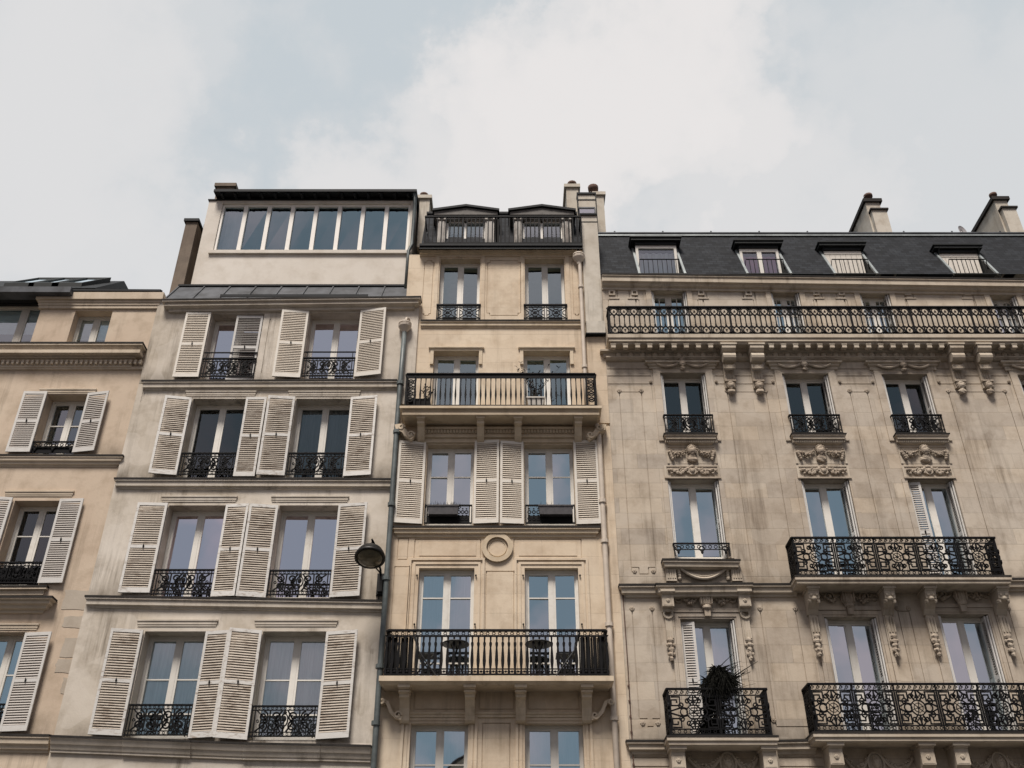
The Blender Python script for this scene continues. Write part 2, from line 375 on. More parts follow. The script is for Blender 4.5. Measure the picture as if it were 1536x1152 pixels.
def rail_cross(b, w, h):
    T, d = .016, .02
    b.box(0,w,-.03,.03,h-.045,h); b.box(0,w,-.012,.012,h-.10,h-.085); b.box(0,w,-.012,.012,.03,.05)
    for u in (.015, .05, w/2-.03, w/2+.03, w-.05, w-.015): b.box(u-.009,u+.009,-.01,.01,0,h-.04)
    v0, v1 = .05, h-.10; c = (v0+v1)/2; r = (v1-v0)/2
    for x0, x1 in ((.05, w/2-.03),(w/2+.03, w-.05)):
        m = (x0+x1)/2
        b.path([(x0,v0),(x1,v1)], T, d); b.path([(x0,v1),(x1,v0)], T, d)
        b.ring(m, c, r*.62, T, d, 0, 14); b.ring(m, c, r*.25, T*.9, d, 0, 8)
        for sx in (-1,1):
            b.path(arc(m+sx*(x1-x0)*.5, c, r*.45, pi/2, pi/2+sx*pi, 8), T, d); b.path(arc(m, c+sx*r, r*.38, 0 if sx<0 else pi, pi if sx<0 else 2*pi, 8), T, d)
def rail_petal(b, w, h, pitch=.25, posts=True):
    T, d = .027, .028; n = max(1, round(w/pitch)); p = w/n
    b.box(-.02,w,-.03,.03,h-.035,h); b.box(0,w,-.012,.012,.02,.045)
    for i in range(n+1):
        u = i*p; big = (i % 6 == 0)
        b.box(u-(.024 if big else .014),u+(.024 if big else .014),-.012,.012,0,h-.03)
        for z in (.5,.72,.28): b.blob((u,0,h*z), (.02,.015,.03), 6, 4)
        if i == n: break
        c = u+p/2
        b.box(c-.011,c+.011,-.01,.01,h*.3,h*.7)
        for z, s in ((h*.70,1),(h*.30,-1)):
            b.blob((c,0,z-s*.05), (.024,.014,.05), 6, 4)
            e = h-.04 if s > 0 else .045
            zc = z+s*(abs(e-z)*.52)
            b.path(arc(c, zc, p*.36, -pi*.35*s, pi+pi*.35*s, 12) if s > 0 else arc(c, zc, p*.36, pi*.35, -pi-pi*.35, 12), T, d)
            b.prism([(c-.03,zc-s*.035),(c+.03,zc-s*.035),(c,zc+s*.045)], -.01, .01)
            for sx in (-1,1):
                b.path([(c, z-s*.02),(c+sx*p*.2, z+s*.03),(c+sx*p*.46, z-s*.01)], T*1.3, d)
                b.path(arc(c+sx*p*.5, e, p*.2, 0 if s<0 else pi, pi if s<0 else 2*pi, 6), T, d)
def rail_vase(b, w, h, endw=.26):
    b.box(0,w,-.03,.03,h-.03,h); b.box(0,w,-.012,.012,h-.135,h-.115); b.box(0,w,-.015,.015,.02,.05); b.box(0,w,-.008,.008,h-.115,h-.03)
    n = round((w-2*endw)/.118); p = (w-2*endw)/n
    for i in range(n+1):
        c = endw+i*p; pr = [(.008,.04),(.013,h*.2),(.024,h*.36),(.013,h*.55),(.009,h*.72),(.015,h-.12)]
        b.prism([(c-a,z) for a,z in pr]+[(c+a,z) for a,z in pr[::-1]], -.01, .01)
    for x0, x1 in ((0,endw),(w-endw,w)):
        b.box(x0,x0+.03,-.012,.012,0,h); b.box(x1-.03,x1,-.012,.012,0,h); c = (x0+x1)/2; q = endw*.27
        for k in range(4):
            z = .12+(h-.28)*(k+.5)/4
            b.ring(c, z, q, .022, .02, 0, 12); b.path([(x0,z-q),(x1,z+q)], .016, .02); b.path([(x0,z+q),(x1,z-q)], .016, .02); b.blob((c,0,z),(.03,.015,.03),6,4)
def rail_baluster(b, w, h, screen=.42):
    b.box(0,w,-.035,.035,h-.035,h); b.box(0,w,-.012,.012,h-.15,h-.125); b.box(0,w,-.015,.015,.02,.05); b.box(0,w,-.012,.012,.13,.15)
    n = round(w/.122); p = w/n
    for i in range(n+1):
        c = i*p; pr = [(.012,.02),(.03,.09),(.014,.13),(.02,.17),(.028,.24),(.034,.32),(.026,.48),(.017,.6),(.028,.66),(.028,.69),(.014,.72),(.02,.82),(.05,.86)]
        pr = [(a, z*h/.98) for a, z in pr]
        b.prism([(c-a,z) for a,z in pr]+[(c+a,z) for a,z in pr[::-1]], -.014, .014)
        if i < n:
            b.ring(c+p/2, h-.08, .03, .014, .015, 0, 8); b.blob((c+p/2,0,.09),(.03,.012,.025),6,4)
def key(b, x, z, s, sx, sz, T=.03, d=.028):
    q = [(0,0),(1,0),(1,1),(.0,1),(.0,.35),(.62,.35),(.62,.68)]
    b.path([(x+sx*s*a, z+sz*s*c) for a,c in q], T, d)
def rail_greek(b, w, h, mod=.95):
    T, d = .027, .03; n = max(1, round(w/mod)); p = w/n; v0, v1 = .13, h-.14
    b.box(-.02,w+.02,-.03,.03,h-.035,h); b.box(0,w,-.012,.012,v1-.008,v1+.012); b.box(0,w,-.015,.015,.015,.045); b.box(0,w,-.012,.012,v0-.012,v0+.008)
    k = int(w/.11)
    for i in range(k):
        u = w*(i+.5)/k
        b.path(spiral(u, (h-.03+v1)/2, .036, .01, 0, 1.2, 10), .012, .015); b.path([(u-.05,v1+.01),(u,h-.04)], .012, .015); b.ring(u, (v0+.04)/2, .028, .013, .015, 0, 8)
    for i in range(n+1):
        u = min(max(i*p,.012),w-.012); b.box(u-.014,u+.014,-.014,.014,0,h-.03)
        if i == n: break
        c = i*p+p/2; H = v1-v0; s = H*.26; z = (v0+v1)/2
        for sx in (-1,1):
            e = c+sx*(p/2-.04)
            b.path([(e,v0),(e,v1)], T*.8, d)
            key(b, e-sx*.02, v1-.03, s, -sx, -1); key(b, e-sx*.02, v0+.03, s, -sx, 1)
            b.path([(c+sx*H*.2,z+H*.1),(c+sx*H*.34,z+H*.14),(e,z+.02)], T, d); b.path([(c+sx*H*.2,z-H*.1),(c+sx*H*.34,z-H*.14),(e,z-.02)], T, d)
            b.path(arc(c+sx*H*.30, z, H*.11, 0, 2*pi, 10), T*.8, d); b.path(spiral(c+sx*H*.36, z+H*.2, H*.1, .012, -pi/2, 1.3, 14, sx), T*.8, d); b.path(spiral(c+sx*H*.36, z-H*.2, H*.1, .012, pi/2, -1.3, 14, sx), T*.8, d); b.path(spiral(c+sx*H*.17, z+H*.32, H*.09, .012, 0, 1.3, 14, -sx), T*.8, d); b.path(spiral(c+sx*H*.17, z-H*.32, H*.09, .012, 0, -1.3, 14, -sx), T*.8, d)
            b.path([(c+sx*.03,v1),(c+sx*H*.17,v1-H*.14),(c+sx*H*.08,z+H*.22)], T, d); b.path([(c+sx*.03,v0),(c+sx*H*.17,v0+H*.14),(c+sx*H*.08,z-H*.22)], T, d)
        b.ring(c, z, H*.215, .022, .024, 0, 18); b.ring(c, z, H*.13, .012, .02, 0, 14)
        for a in range(6): b.path([(c,z),(c+H*.2*cos(a*pi/3+.3),z+H*.2*sin(a*pi/3+.3))], .013, .016)
        b.blob((c,0,z),(.03,.02,.03),8,4)
        for sz in (1,-1): b.prism([(c-.05,z+sz*H*.27),(c+.05,z+sz*H*.27),(c,z+sz*H*.45)], -.008,.008); b.path([(c,z+sz*H*.2),(c,z+sz*H*.5)], T, d)
def rail_small(b, w, h):
    b.box(0,w,-.02,.02,h-.03,h); b.box(0,w,-.01,.01,h-.16,h-.145)
    n = round(w/.12)
    for i in range(n): b.ring(w*(i+.5)/n, h-.09, .035, .014, .016, 0, 10); 
    for f in (.08,.5,.92): b.ring(w*f, h-.13, .055, .02, .02, 0, 12); b.blob((w*f,0,h-.21),(.03,.015,.05),6,4)
    for u in (.015,w-.015): b.box(u-.012,u+.012,-.012,.012,0,h-.03)
def rail_bars(b, w, h, n):
    b.box(0,w,-.012,.012,h-.025,h); b.box(0,w,-.008,.008,.02,.035)
    for i in range(n+1): b.box(w*i/n-.007,w*i/n+.007,-.007,.007,0,h-.02)

# ------------------------------------------------------------------ carved stone
def rosette(b, x, z, Y, r=.06):
    if isinstance(b, Bld): o = MB(); rosette(o, x, z, Y, r); b.part('rosette', o, M['carved']); return
    r *= .68
    for a in range(6): b.blob((x+r*.55*cos(a*pi/3), Y-.004, z+r*.55*sin(a*pi/3)), (r*.5,.02,r*.5), 6, 4)
    b.blob((x,Y-.012,z), (r*.35,.022,r*.35), 6, 4)
def garland(b, x0, x1, z, sag, Y, r=.035, n=12, lump=.5):
    for i in range(n*3+1):
        t = i/(n*3); x = x0+(x1-x0)*t; q = r*(.7+.6*(1-abs(2*t-1))); zz = z-sag*(1-(2*t-1)**2)+R.uniform(-.7,.7)*q
        b.blob((x+R.uniform(-.01,.01), Y-q*R.uniform(.2,1.1), zz), (q*R.uniform(.35,.6), q*R.uniform(.5,.9), q*R.uniform(.35,.6)), 6, 4, 0, .2)
def drape(b, x0, x1, z, sag, Y):
    for k, s in enumerate((.55,.75,1.0)):
        b.tube([(x0+(x1-x0)*t/14, Y-.02-.012*k, z-sag*s*(1-(t/7-1)**2)) for t in range(15)], .018+.006*k, 6)
def head(b, x, z, Y, s):
    n, k = 14, 10; vs = []; fs = []
    for i in range(k+1):
        a = pi*i/k; zz = cos(a)
        for j in range(n):
            ph = 2*pi*j/n; X = sin(a)*cos(ph); Yv = -sin(a)*sin(ph); q = 1.0
            if Yv < -.2:
                if abs(X) < .22 and -.35 < zz < .25: q += .34*(1-abs(X)/.22)
                if .15 < abs(X) < .5 and .05 < zz < .35: q -= .24
                if abs(X) < .4 and -.62 < zz < -.42: q -= .16
            w_ = 1.0 if zz > -.2 else 1-.35*(-.2-zz)/.8
            vs.append((x+X*s*.72*q*w_, Y-.02+Yv*s*.6*q, z+zz*s))
    for i in range(k):
        for j in range(n): fs.append((i*n+j, i*n+(j+1)%n, (i+1)*n+(j+1)%n, (i+1)*n+j))
    b.add(vs, fs)
    for a in range(13):
        t = pi*(a/12*1.5-.25); b.blob((x+cos(t)*s*.74, Y-.02, z+sin(t)*s*.85+.02), (s*.2,s*.3,s*.2), 6, 4, 0, .25)
def acanthus(b, x0, x1, z, h, Y, n=9):
    cx = (x0+x1)/2; w = (x1-x0)/2
    for s in (-1,1):
        for i in range(n):
            t = (i+.5)/n; x = cx+s*w*t
            b.blob((x, Y-.02, z+h*.28*sin(t*9)*(1-t*.5)), (w/n*.75,.035,h*.2*(1.1-t*.5)), 6, 4, 0, .2)
            if i % 2: b.blob((x, Y-.015, z-h*.22*cos(t*7)), (w/n*.6,.03,h*.13), 6, 4, 0, .2)
        b.path([(p,q) for p,q in spiral(cx+s*w*.45, z, h*.32, h*.08, pi/2, 1.3*s, 16, s)], .025, .05, Y-.01)
    b.ring(cx, z, h*.3, .03, .07, Y-.01, 14); b.blob((cx,Y-.04,z),(h*.2,.05,h*.24),8,6); b.blob((cx,Y-.03,z+h*.42),(h*.26,.04,h*.16),8,5,0,.15)
def console(b, x, z, Y, w, out, h, bust=True):
    # z = top; scroll bracket with pendant
    prof = [(0,0),(-out,0),(-out,-.07),(-out*.92,-.09),(-out*.88,-.20),(-out*.72,-.28),(-out*.45,-.34),(-out*.3,-.42),(-.1,-.5),(-.07,-h),(0,-h)]
    b.prismx([(Y+a,z+c) for a,c in prof], x-w/2, x+w/2)
    b.prismx([(Y-out*.45+.1*out*cos(t)*2.2, z-.22+.085*sin(t)) for t in [i*pi/5 for i in range(10)]], x-w/2-.025, x+w/2+.025)
    b.box(x-w/2-.03, x+w/2+.03, Y-out-.03, Y, z-.05, z+.003)

# ------------------------------------------------------------------ building helpers
def place(fn, x, y, z, w, h, *a, **k):
    b = MB(); b.xf = lambda u,d,v: (x+u, y+d, z+v); fn(b, w, h, *a, **k); b.xf = None; return b
def side(b, fn, x, y0, y1, z, h, *a, **k):
    b.xf = lambda u,d,v: (x+d, y1-u, z+v); fn(b, y1-y0, h, *a, **k); b.xf = None
class Bld:
    def __init__(s, label, x0, x1, Y, ztop, mat, trim):
        s.Y, s.x0, s.x1, s.z1, s.mat, s.trim = Y, x0, x1, ztop, mat, trim
        s.root = thing('apartment_building', ((x0+x1)/2, Y, 0), label, 'building', 'buildings in the terrace'); s.r = []
    def part(s, name, b, mats, par=None, smooth=False): return b.build(name, mats, par or s.root, smooth)
    def rect(s, lt, rt, yt, lb, rb, yb, Y=None):
        Y = s.Y if Y is None else Y
        xa = (PX(lt,yt,Y)+PX(lb,yb,Y))/2; xb = (PX(rt,yt,Y)+PX(rb,yb,Y))/2
        return xa, xb, P((lb+rb)/2,yb,Y)[1], P((lt+rt)/2,yt,Y)[1]
    def window(s, rc, mun=(), vm=0, glass='glass', curt=None, frame='frame', dep=.22, hole=True, cs=1.0, blindh=None, mid=.085, st=.045):
        xa, xb, za, zb = rc; Y = s.Y+dep
        if hole: s.r.append((xa,xb,za,zb,None))
        b = MB(); t = .05; cx = (xa+xb)/2
        b.box(xa+.002,xa+t,Y-.03,Y+.05,za,zb-.002); b.box(xb-t,xb-.002,Y-.03,Y+.05,za,zb-.002); b.box(xa+t,xb-t,Y-.03,Y+.05,zb-t,zb-.002); b.box(xa+t,xb-t,Y-.032,Y+.05,za+.001,za+t)
        b.box(cx-mid/2,cx+mid/2,Y-.015,Y+.05,za+t,zb-t)
        for a, c in ((xa+t,cx-mid/2),(cx+mid/2,xb-t)):
            b.box(a,a+st,Y-.008,Y+.045,za+t,zb-t); b.box(c-st*.6,c,Y-.008,Y+.045,za+t,zb-t)
            b.box(a+st,c-st*.6,Y-.006,Y+.045,zb-t-.05,zb-t); b.box(a+st,c-st*.6,Y-.006,Y+.045,za+t,za+t+.09)
            for f in mun:
                z = zb-(zb-za)*f; b.box(a+st,c-st*.6,Y-.004,Y+.04,z-.013,z+.013)
            for k in range(vm):
                x = a+(c-a)*(k+1)/(vm+1); b.box(x-.011,x+.011,Y-.003,Y+.038,za+t,zb-t)
        w = s.part('window', b, M[frame])
        g = MB()
        for a, c in ((xa+t,cx-mid/2),(cx+mid/2,xb-t)):
            tl = R.uniform(-.012,.012); tz = R.uniform(-.014,.014)
            g.add([(a+.01,Y+.02,za+t),(c-.01,Y+.02+tl,za+t),(c-.01,Y+.02+tl+tz,zb-t),(a+.01,Y+.02+tz,zb-t)], [(0,1,2,3)])
        s.part('pane', g, M[glass], w)
        if curt:
            q = MB(); n = 26; zt = zb-t; zl = za if blindh is None else zb-(zb-za)*blindh; zt = zb-(zb-za)*(1-cs)-t if blindh is None else zt
            vs = []; ph = R.uniform(0,6)
            for i in range(n+1):
                x = xa+t+(xb-xa-2*t)*i/n; y = Y+.085+(0 if blindh else .022*sin(i*1.9+ph)+.012*sin(i*.7+ph))
                vs += [(x,y,zl),(x,y,zt)]
            if blindh:
                vs = []; k = 8; fs = []
                for i in range(k+1):
                    z = zl+(zt-zl)*i/k; y = Y+.06+(.02 if i%2 else 0); vs += [(xa+t,y,z),(xb-t,y,z)]
                q.add(vs, [(2*i,2*i+1,2*i+3,2*i+2) for i in range(k)])
            else: q.add(vs, [(2*i,2*i+1,2*i+3,2*i+2) for i in range(n)])
            s.part('blind' if blindh else 'curtain', q, M[curt], w, not blindh)
        return w
    def shutter(s, tl, tr, bl, br, ang=5, hinge='L', mats=('shutter','slatw'), off=.03, n=None, Y=None):
        Y = s.Y if Y is None else Y
        xa = (PX(*tl,Y)+PX(*bl,Y))/2; xb = (PX(*tr,Y)+PX(*br,Y))/2
        za = (P(*bl,Y)[1]+P(*br,Y)[1])/2; zb = (P(*tl,Y)[1]+P(*tr,Y)[1])/2
        return s.shut(xa, xb, za, zb, ang, hinge, mats, off, n, Y)
    def shut(s, xa, xb, za, zb, ang=5, hinge='L', mats=('shutter','slatw'), off=.03, n=None, Y=None):
        Y = s.Y if Y is None else Y
        w, h = xb-xa, zb-za; A = radians(max(1.5, ang+R.uniform(-3,4))); b = MB(); jz = R.uniform(-.02,.02)
        if hinge == 'L': b.xf = lambda u,d,v: (xa+u*cos(A), Y-off-.02-u*sin(A)+d, za+v+jz*u/w)
        else: b.xf = lambda u,d,v: (xb-(w-u)*cos(A), Y-off-.02-(w-u)*sin(A)+d, za+v+jz*u/w)
        t = .052; b.box(0,t,-.018,.018,0,h); b.box(w-t,w,-.018,.018,0,h); mz = h*.5
        for z0, z1 in ((0,.11),(mz-.035,mz+.035),(h-.07,h)): b.box(t,w-t,-.016,.016,z0,z1)
        n = n or max(8, round((mz-.15)/.05))
        for z0, z1 in ((.11,mz-.035),(mz+.035,h-.07)):
            p = (z1-z0)/n
            for i in range(n):
                z = z0+p*(i+.5); j = R.uniform(-.003,.003)
                if R.random() < .02: j = R.uniform(-.012,.012)
                b.hexa([(t,-.016,z-p*.42+j),(w-t,-.016,z-p*.42-j*.5),(w-t,.012,z+p*.38),(t,.012,z+p*.38),(t,-.016,z-p*.42+.009+j),(w-t,-.016,z-p*.42+.009-j*.5),(w-t,.012,z+p*.38+.009),(t,.012,z+p*.38+.009)], 1)
        o = s.part('shutter', b, [M[mats[0]], M[mats[1]]])
        b.xf2 = b.xf; k = MB(); k.xf = b.xf
        k.box(w*.5-.015,w*.5+.015,-.035,-.016,mz-.02,mz+.02); k.box(w*.5-.006,w*.5+.006,-.045,-.03,mz-.045,mz+.045)
        k.build('latch', M['iron'], o)
        return o
    def rail(s, fn, rc, h, proud=.0, inset=.0, lift=.02, **k):
        xa, xb, za, zb = rc
        return s.part('window_railing', place(fn, xa+inset, s.Y-proud, za+lift, xb-xa-2*inset, h, **k), M['iron'])
    def ledge(s, name, xl, yl, xr, yr, prof, rl=True, rr=True, flash=True, mat=None, Y=None):
        # px of the front top edge ends
        Y = s.Y if Y is None else Y
        o = max(a for a,_ in prof); b = MB()
        X0, Z0 = P(xl,yl,Y-o); X1, Z1 = P(xr,yr,Y-o)
        X0 += o if rl else 0; X1 -= o if rr else 0
        b.moulding(X0, X1, Z0, Z1, prof, Y, rl, rr)
        if flash:
            f = [(0,.045),(o+.014,.02),(o+.014,-.016),(o-.01,-.016)]
            b.moulding(X0, X1, Z0, Z1, f, Y, rl, rr, 1)
        return s.part(name, b, [mat or s.trim, M['flash']])
    def groove(s, x0, x1, z0, z1, w=.022, d=.025, sides='LRTB'):
        if 'L' in sides: s.r.append((x0-w/2,x0+w/2,z0,z1,d))
        if 'R' in sides: s.r.append((x1-w/2,x1+w/2,z0,z1,d))
        if 'T' in sides: s.r.append((x0-w/2,x1+w/2,z1-w/2,z1+w/2,d))
        if 'B' in sides: s.r.append((x0-w/2,x1+w/2,z0-w/2,z0+w/2,d))
    def finish(s, rev=.28, extra=None, back=9.0, z0=0.0, x0=None, x1=None, revmat=None):
        b = MB(); x0 = s.x0 if x0 is None else x0; x1 = s.x1 if x1 is None else x1; e = .004
        b.relief(x0, x1, z0, s.z1, s.Y, s.r, 0, rev)
        Yb = s.Y+back
        for x in (x0+e, x1-e): b.add([(x,s.Y,z0),(x,Yb,z0),(x,Yb,s.z1),(x,s.Y,s.z1)], [(0,1,2,3)])
        b.add([(x0+e,Yb,z0),(x1-e,Yb,z0),(x1-e,Yb,s.z1),(x0+e,Yb,s.z1)], [(0,1,2,3)])
        b.add([(x0+e,s.Y,s.z1),(x1-e,s.Y,s.z1),(x1-e,Yb,s.z1),(x0+e,Yb,s.z1)], [(0,1,2,3)])
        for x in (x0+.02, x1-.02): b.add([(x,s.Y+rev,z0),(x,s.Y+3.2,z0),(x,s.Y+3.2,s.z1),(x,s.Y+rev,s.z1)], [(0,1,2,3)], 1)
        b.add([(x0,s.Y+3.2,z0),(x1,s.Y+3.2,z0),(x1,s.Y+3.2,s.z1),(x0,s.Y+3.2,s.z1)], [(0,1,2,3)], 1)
        if extra: extra(b)
        return s.part('wall', b, [s.mat, M['dark']])
def lintel(s, xa, xb, z, h=.13, out=.045):
    b = MB(); b.moulding(xa, xb, z, z, [(0,0),(out,0),(out,-.03),(out*.6,-.045),(out*.6,-h*.7),(out*.35,-h*.75),(out*.35,-h),(0,-h)], s.Y)
    return s.part('lintel', b, s.trim)
def pipe(s, pts, r, mat, rings=(), hopper=None):
    b = MB(); b.tube(pts, r, 10)
    o = s.part('drainpipe', b, mat, None, True)
    for q in rings:
        k = MB(); k.tube([(q[0],q[1],q[2]-.04),(q[0],q[1],q[2]+.04)], r*1.45, 10); k.box(q[0]-.02,q[0]+.02,q[1],q[1]+.12,q[2]-.015,q[2]+.015); s.part('pipe_collar', k, mat, o)
    if hopper:
        x,y,z,hm = hopper; k = MB()
        k.lathe(x,y,z,[(.0,.0),(.05,0),(.06,.06),(.10,.12),(.155,.2),(.165,.25),(.15,.27),(.165,.29),(.16,.32),(.0,.31)],14); s.part('hopper', k, hm, o)
    return o

av = lambda *a: sum(a)/len(a)
XB12 = av(PX(240,460), PX(135,879), PX(160,780))
XPIPE = av(PX(605.5,500), PX(586,780), PX(572,950))
XB23 = av(PX(629,480), PX(623,540))
XB34 = av(PX(912,540), PX(925,827), PX(941,1114))
XL, XR = PX(0,800)-3.5, PX(1536,600)+3.5
COR = lambda o, h: [(0,.0),(o,0),(o,-.05),(o*.86,-.06),(o*.8,-h*.5),(o*.5,-h*.62),(o*.45,-h*.8),(o*.2,-h*.86),(o*.15,-h),(0,-h)]

# ================================================================== 1: beige house at the left
def house_beige():
    s = Bld('beige rendered apartment house with grey shutters and skylights on its roof', XL, XB12, 0.0, PZ(441), M['b1'], M['b1t'])
    zc = P(100,513,0)[1]
    xr = av(PX(63,452), PX(48,513))
    s.r.append((XL, xr, zc, s.z1-.02, None))
    # top window in the recess
    Y0 = s.Y; s.Y = .26
    xm = av(PX(34,470,.26), PX(20,510,.26)); w2 = 1.62
    wd = s.window((xm-1.03, xm+1.03, zc+.1, PZ(457,.26)), glass='glassb', curt='blind', frame='frameg', dep=.1, hole=False, blindh=.66, mid=.13)
    wd2 = s.window((xm-3.3, xm-1.05, zc+.1, PZ(457,.26)), glass='glassb', curt='blind', frame='frameg', dep=.1, hole=False, blindh=.66, mid=.13)
    s.Y = Y0
    b = MB(); b.box(XL, xr, .24, .62, PZ(457,.26)+.002, s.z1+.2); b.box(XL, xr-.003, -.02, .6, s.z1-.12, s.z1-.03); s.part('soffit', b, M['zincd'])
    rc = s.rect(113,170,466,100,156,513); s.window(rc, glass='glassb', curt='blind', frame='frameg', dep=.28, blindh=.7, mid=.1)
    # entablature of the top floor
    b = MB(); z = P(63,440,-.14)[1]
    b.moulding(xr, XB12-.03, z, z, [(0,.04),(.14,.04),(.14,-.17),(.09,-.18),(.09,-.24),(.07,-.25),(.07,-.31),(.05,-.32),(.05,-.40),(0,-.41)], 0)
    s.part('cornice', b, s.trim)
    # main cornice with dentils
    s.ledge('cornice', -120, 514, 214, 514, [(0,0),(.32,0),(.32,-.06),(.28,-.08),(.25,-.13),(.25,-.17),(.29,-.18),(.29,-.27),(.14,-.28),(.14,-.32),(.08,-.33),(.08,-.55),(0,-.56)], False, True)
    b = MB(); zd = P(100,543,-.12)[1]; x = PX(212,545,-.12)
    while x > XL: b.box(x-.055, x, -.15, -.06, zd-.06, zd+.05); x -= .118
    b.moulding(XL, PX(213,550), zd-.1, zd-.1, [(0,0),(.07,0),(.05,-.06),(0,-.07)], 0, False, True)
    s.part('dentil_band', b, s.trim)
    # window with open shutters, second row
    rc = s.rect(70,133,592,47,110,681); s.window(rc, mun=(.42,.74), glass='glass', dep=.34)
    s.shutter((37,590),(71,590),(12,680),(47,681),4,'R',('shutterg','slatg')); s.shutter((133,591),(167,592),(110,680),(144,681),5,'L',('shutterg','slatg'))
    b = place(rail_small, rc[0], -.02, rc[2]+.02, rc[1]-rc[0], .3); b.box(rc[0]+.02, rc[1]-.02, -.0, .02, rc[2]+.02, rc[2]+.2); s.part('window_railing', b, M['iron'])
    lintel(s, PX(62,588), PX(142,588), P(100,584)[1]); 
    s.ledge('string_course', -120, 682, 184, 683, COR(.13,.24), False, True)
    # third row
    rc = s.rect(20,91,751,-13,57,878); s.window(rc, mun=(.36,.7), glass='glassd', dep=.34)
    s.shutter((92,750),(128,750),(58,875),(96,877),6,'L',('shutterg','slatg')); s.shutter((-18,749),(18,748),(-52,876),(-14,876),6,'R',('shutterg','slatg'))
    b = place(rail_scroll, rc[0], -.02, rc[2]+.02, rc[1]-rc[0], .5); b.box(rc[0]+.02, rc[1]-.02, .0, .02, rc[2]+.02, rc[2]+.4, 1); s.part('window_railing', b, [M['iron'], M['ironb']])
    lintel(s, PX(10,742), PX(108,742), P(60,737)[1])
    s.ledge('window_sill', -120, 880, 70, 879, [(0,0),(.1,0),(.1,-.06),(.04,-.08),(.04,-.17),(0,-.17)], False, True)
    s.ledge('hood_moulding', -120, 895, 78, 895, [(0,0),(.26,0),(.26,-.04),(.2,-.06),(.2,-.12),(.14,-.14),(.12,-.2),(.05,-.22),(.05,-.27),(0,-.28)], False, True)
    # fourth row
    rc = s.rect(-22,40,948,-62,0,1100); s.window(rc, mun=(.40,.74), glass='glassr', curt='curtain', dep=.28, cs=1)
    s.shutter((40,950),(81,951),(0,1097),(45,1100),6,'L',('shutterg','slatg')); s.rail(rail_scroll, rc, .55)
    lintel(s, PX(-50,941), PX(55,941), P(20,936)[1])
    s.ledge('string_course', -120, 1100, 74, 1103, COR(.16,.30), False, False)
    s.r.append((XL, XL+1.2, .2, 2.6, None)); s.r.append((XL+2.4, XL+3.6, .2, 2.6, None))
    # roughened stone patches where render has fallen
    for (l,t,r_,b_,d) in ((97,885,160,915,.012),(98,925,143,942,.022),(96,958,145,985,.02),(86,988,146,1009,.03),(96,1016,128,1040,.022)):
        xa, xb, za, zb = s.rect(l,r_,t,l-4,r_-4,b_); j = lambda q=.05: R.uniform(-q,q); b = MB(); po = []
        for (u0,v0),(u1,v1) in (((xa,za),(xb,za)),((xb,za),(xb,zb)),((xb,zb),(xa,zb)),((xa,zb),(xa,za))):
            for k in range(5): po.append((u0+(u1-u0)*k/5+j(.025), v0+(v1-v0)*k/5+j(.02)))
        b.prism(po, -.007, .001); s.part('bare_stone_patch', b, M['bare'])
    s.finish(.4)
    # roof with skylights
    ze = s.z1+.12; Yr = 2.3; k = (P(100,421.5,Yr)[1]-ze)/Yr
    b = MB(); xe = PX(160,428,1.4)
    b.add([(XL,-.1,ze),(xe+.5,-.1,ze),(xe,Yr,ze+Yr*k),(XL,Yr,ze+Yr*k)], [(0,1,2,3)]); b.add([(xe+.5,-.1,ze),(xe+.6,6,ze),(xe,6,ze+Yr*k),(xe,Yr,ze+Yr*k)], [(0,1,2,3)]); b.add([(XL,Yr,ze+Yr*k),(xe,Yr,ze+Yr*k),(xe,7,ze+Yr*k),(XL,7,ze+Yr*k)],[(0,1,2,3)])
    rf = s.part('roof', b, M['zincd'])
    for x0 in (PX(22,428,.8), PX(58,428,.8), PX(92,428,.8)):
        q = MB(); g = MB(); w = .78
        fr = lambda x,y,u: (x, y, ze+y*k+.1+u)
        for a0,a1,c0,c1 in ((x0,x0+.06,.35,1.75),(x0+w-.06,x0+w,.35,1.75),(x0+.06,x0+w-.06,.35,.45),(x0+.06,x0+w-.06,1.65,1.75)):
            q.hexa([fr(a0,c0,-.1),fr(a1,c0,-.1),fr(a1,c1,-.1),fr(a0,c1,-.1),fr(a0,c0,.1),fr(a1,c0,.1),fr(a1,c1,.1),fr(a0,c1,.1)])
        g.add([fr(x0+.06,.45,.06),fr(x0+w-.06,.45,.06),fr(x0+w-.06,1.65,.06),fr(x0+.06,1.65,.06)],[(0,1,2,3)])
        o = q.build('skylight', M['tin'], rf); g.build('pane', M['glassr'], o)
    b = MB(); b.moulding(XL, PX(88,434,-.3), P(40,429,-.3)[1], P(40,430,-.3)[1], [(0,.03),(.3,0),(.3,-.17),(.24,-.19),(0,-.19)], 0, False, True)
    s.part('gutter', b, M['zinc'])
    b = MB(); b.moulding(PX(90,437), XB12, P(160,434,-.1)[1], P(160,435,-.1)[1], [(0,.06),(.13,0),(.13,-.06),(0,-.07)], 0, False, False); s.part('gutter', b, M['zincd'])
    return s
house_beige()

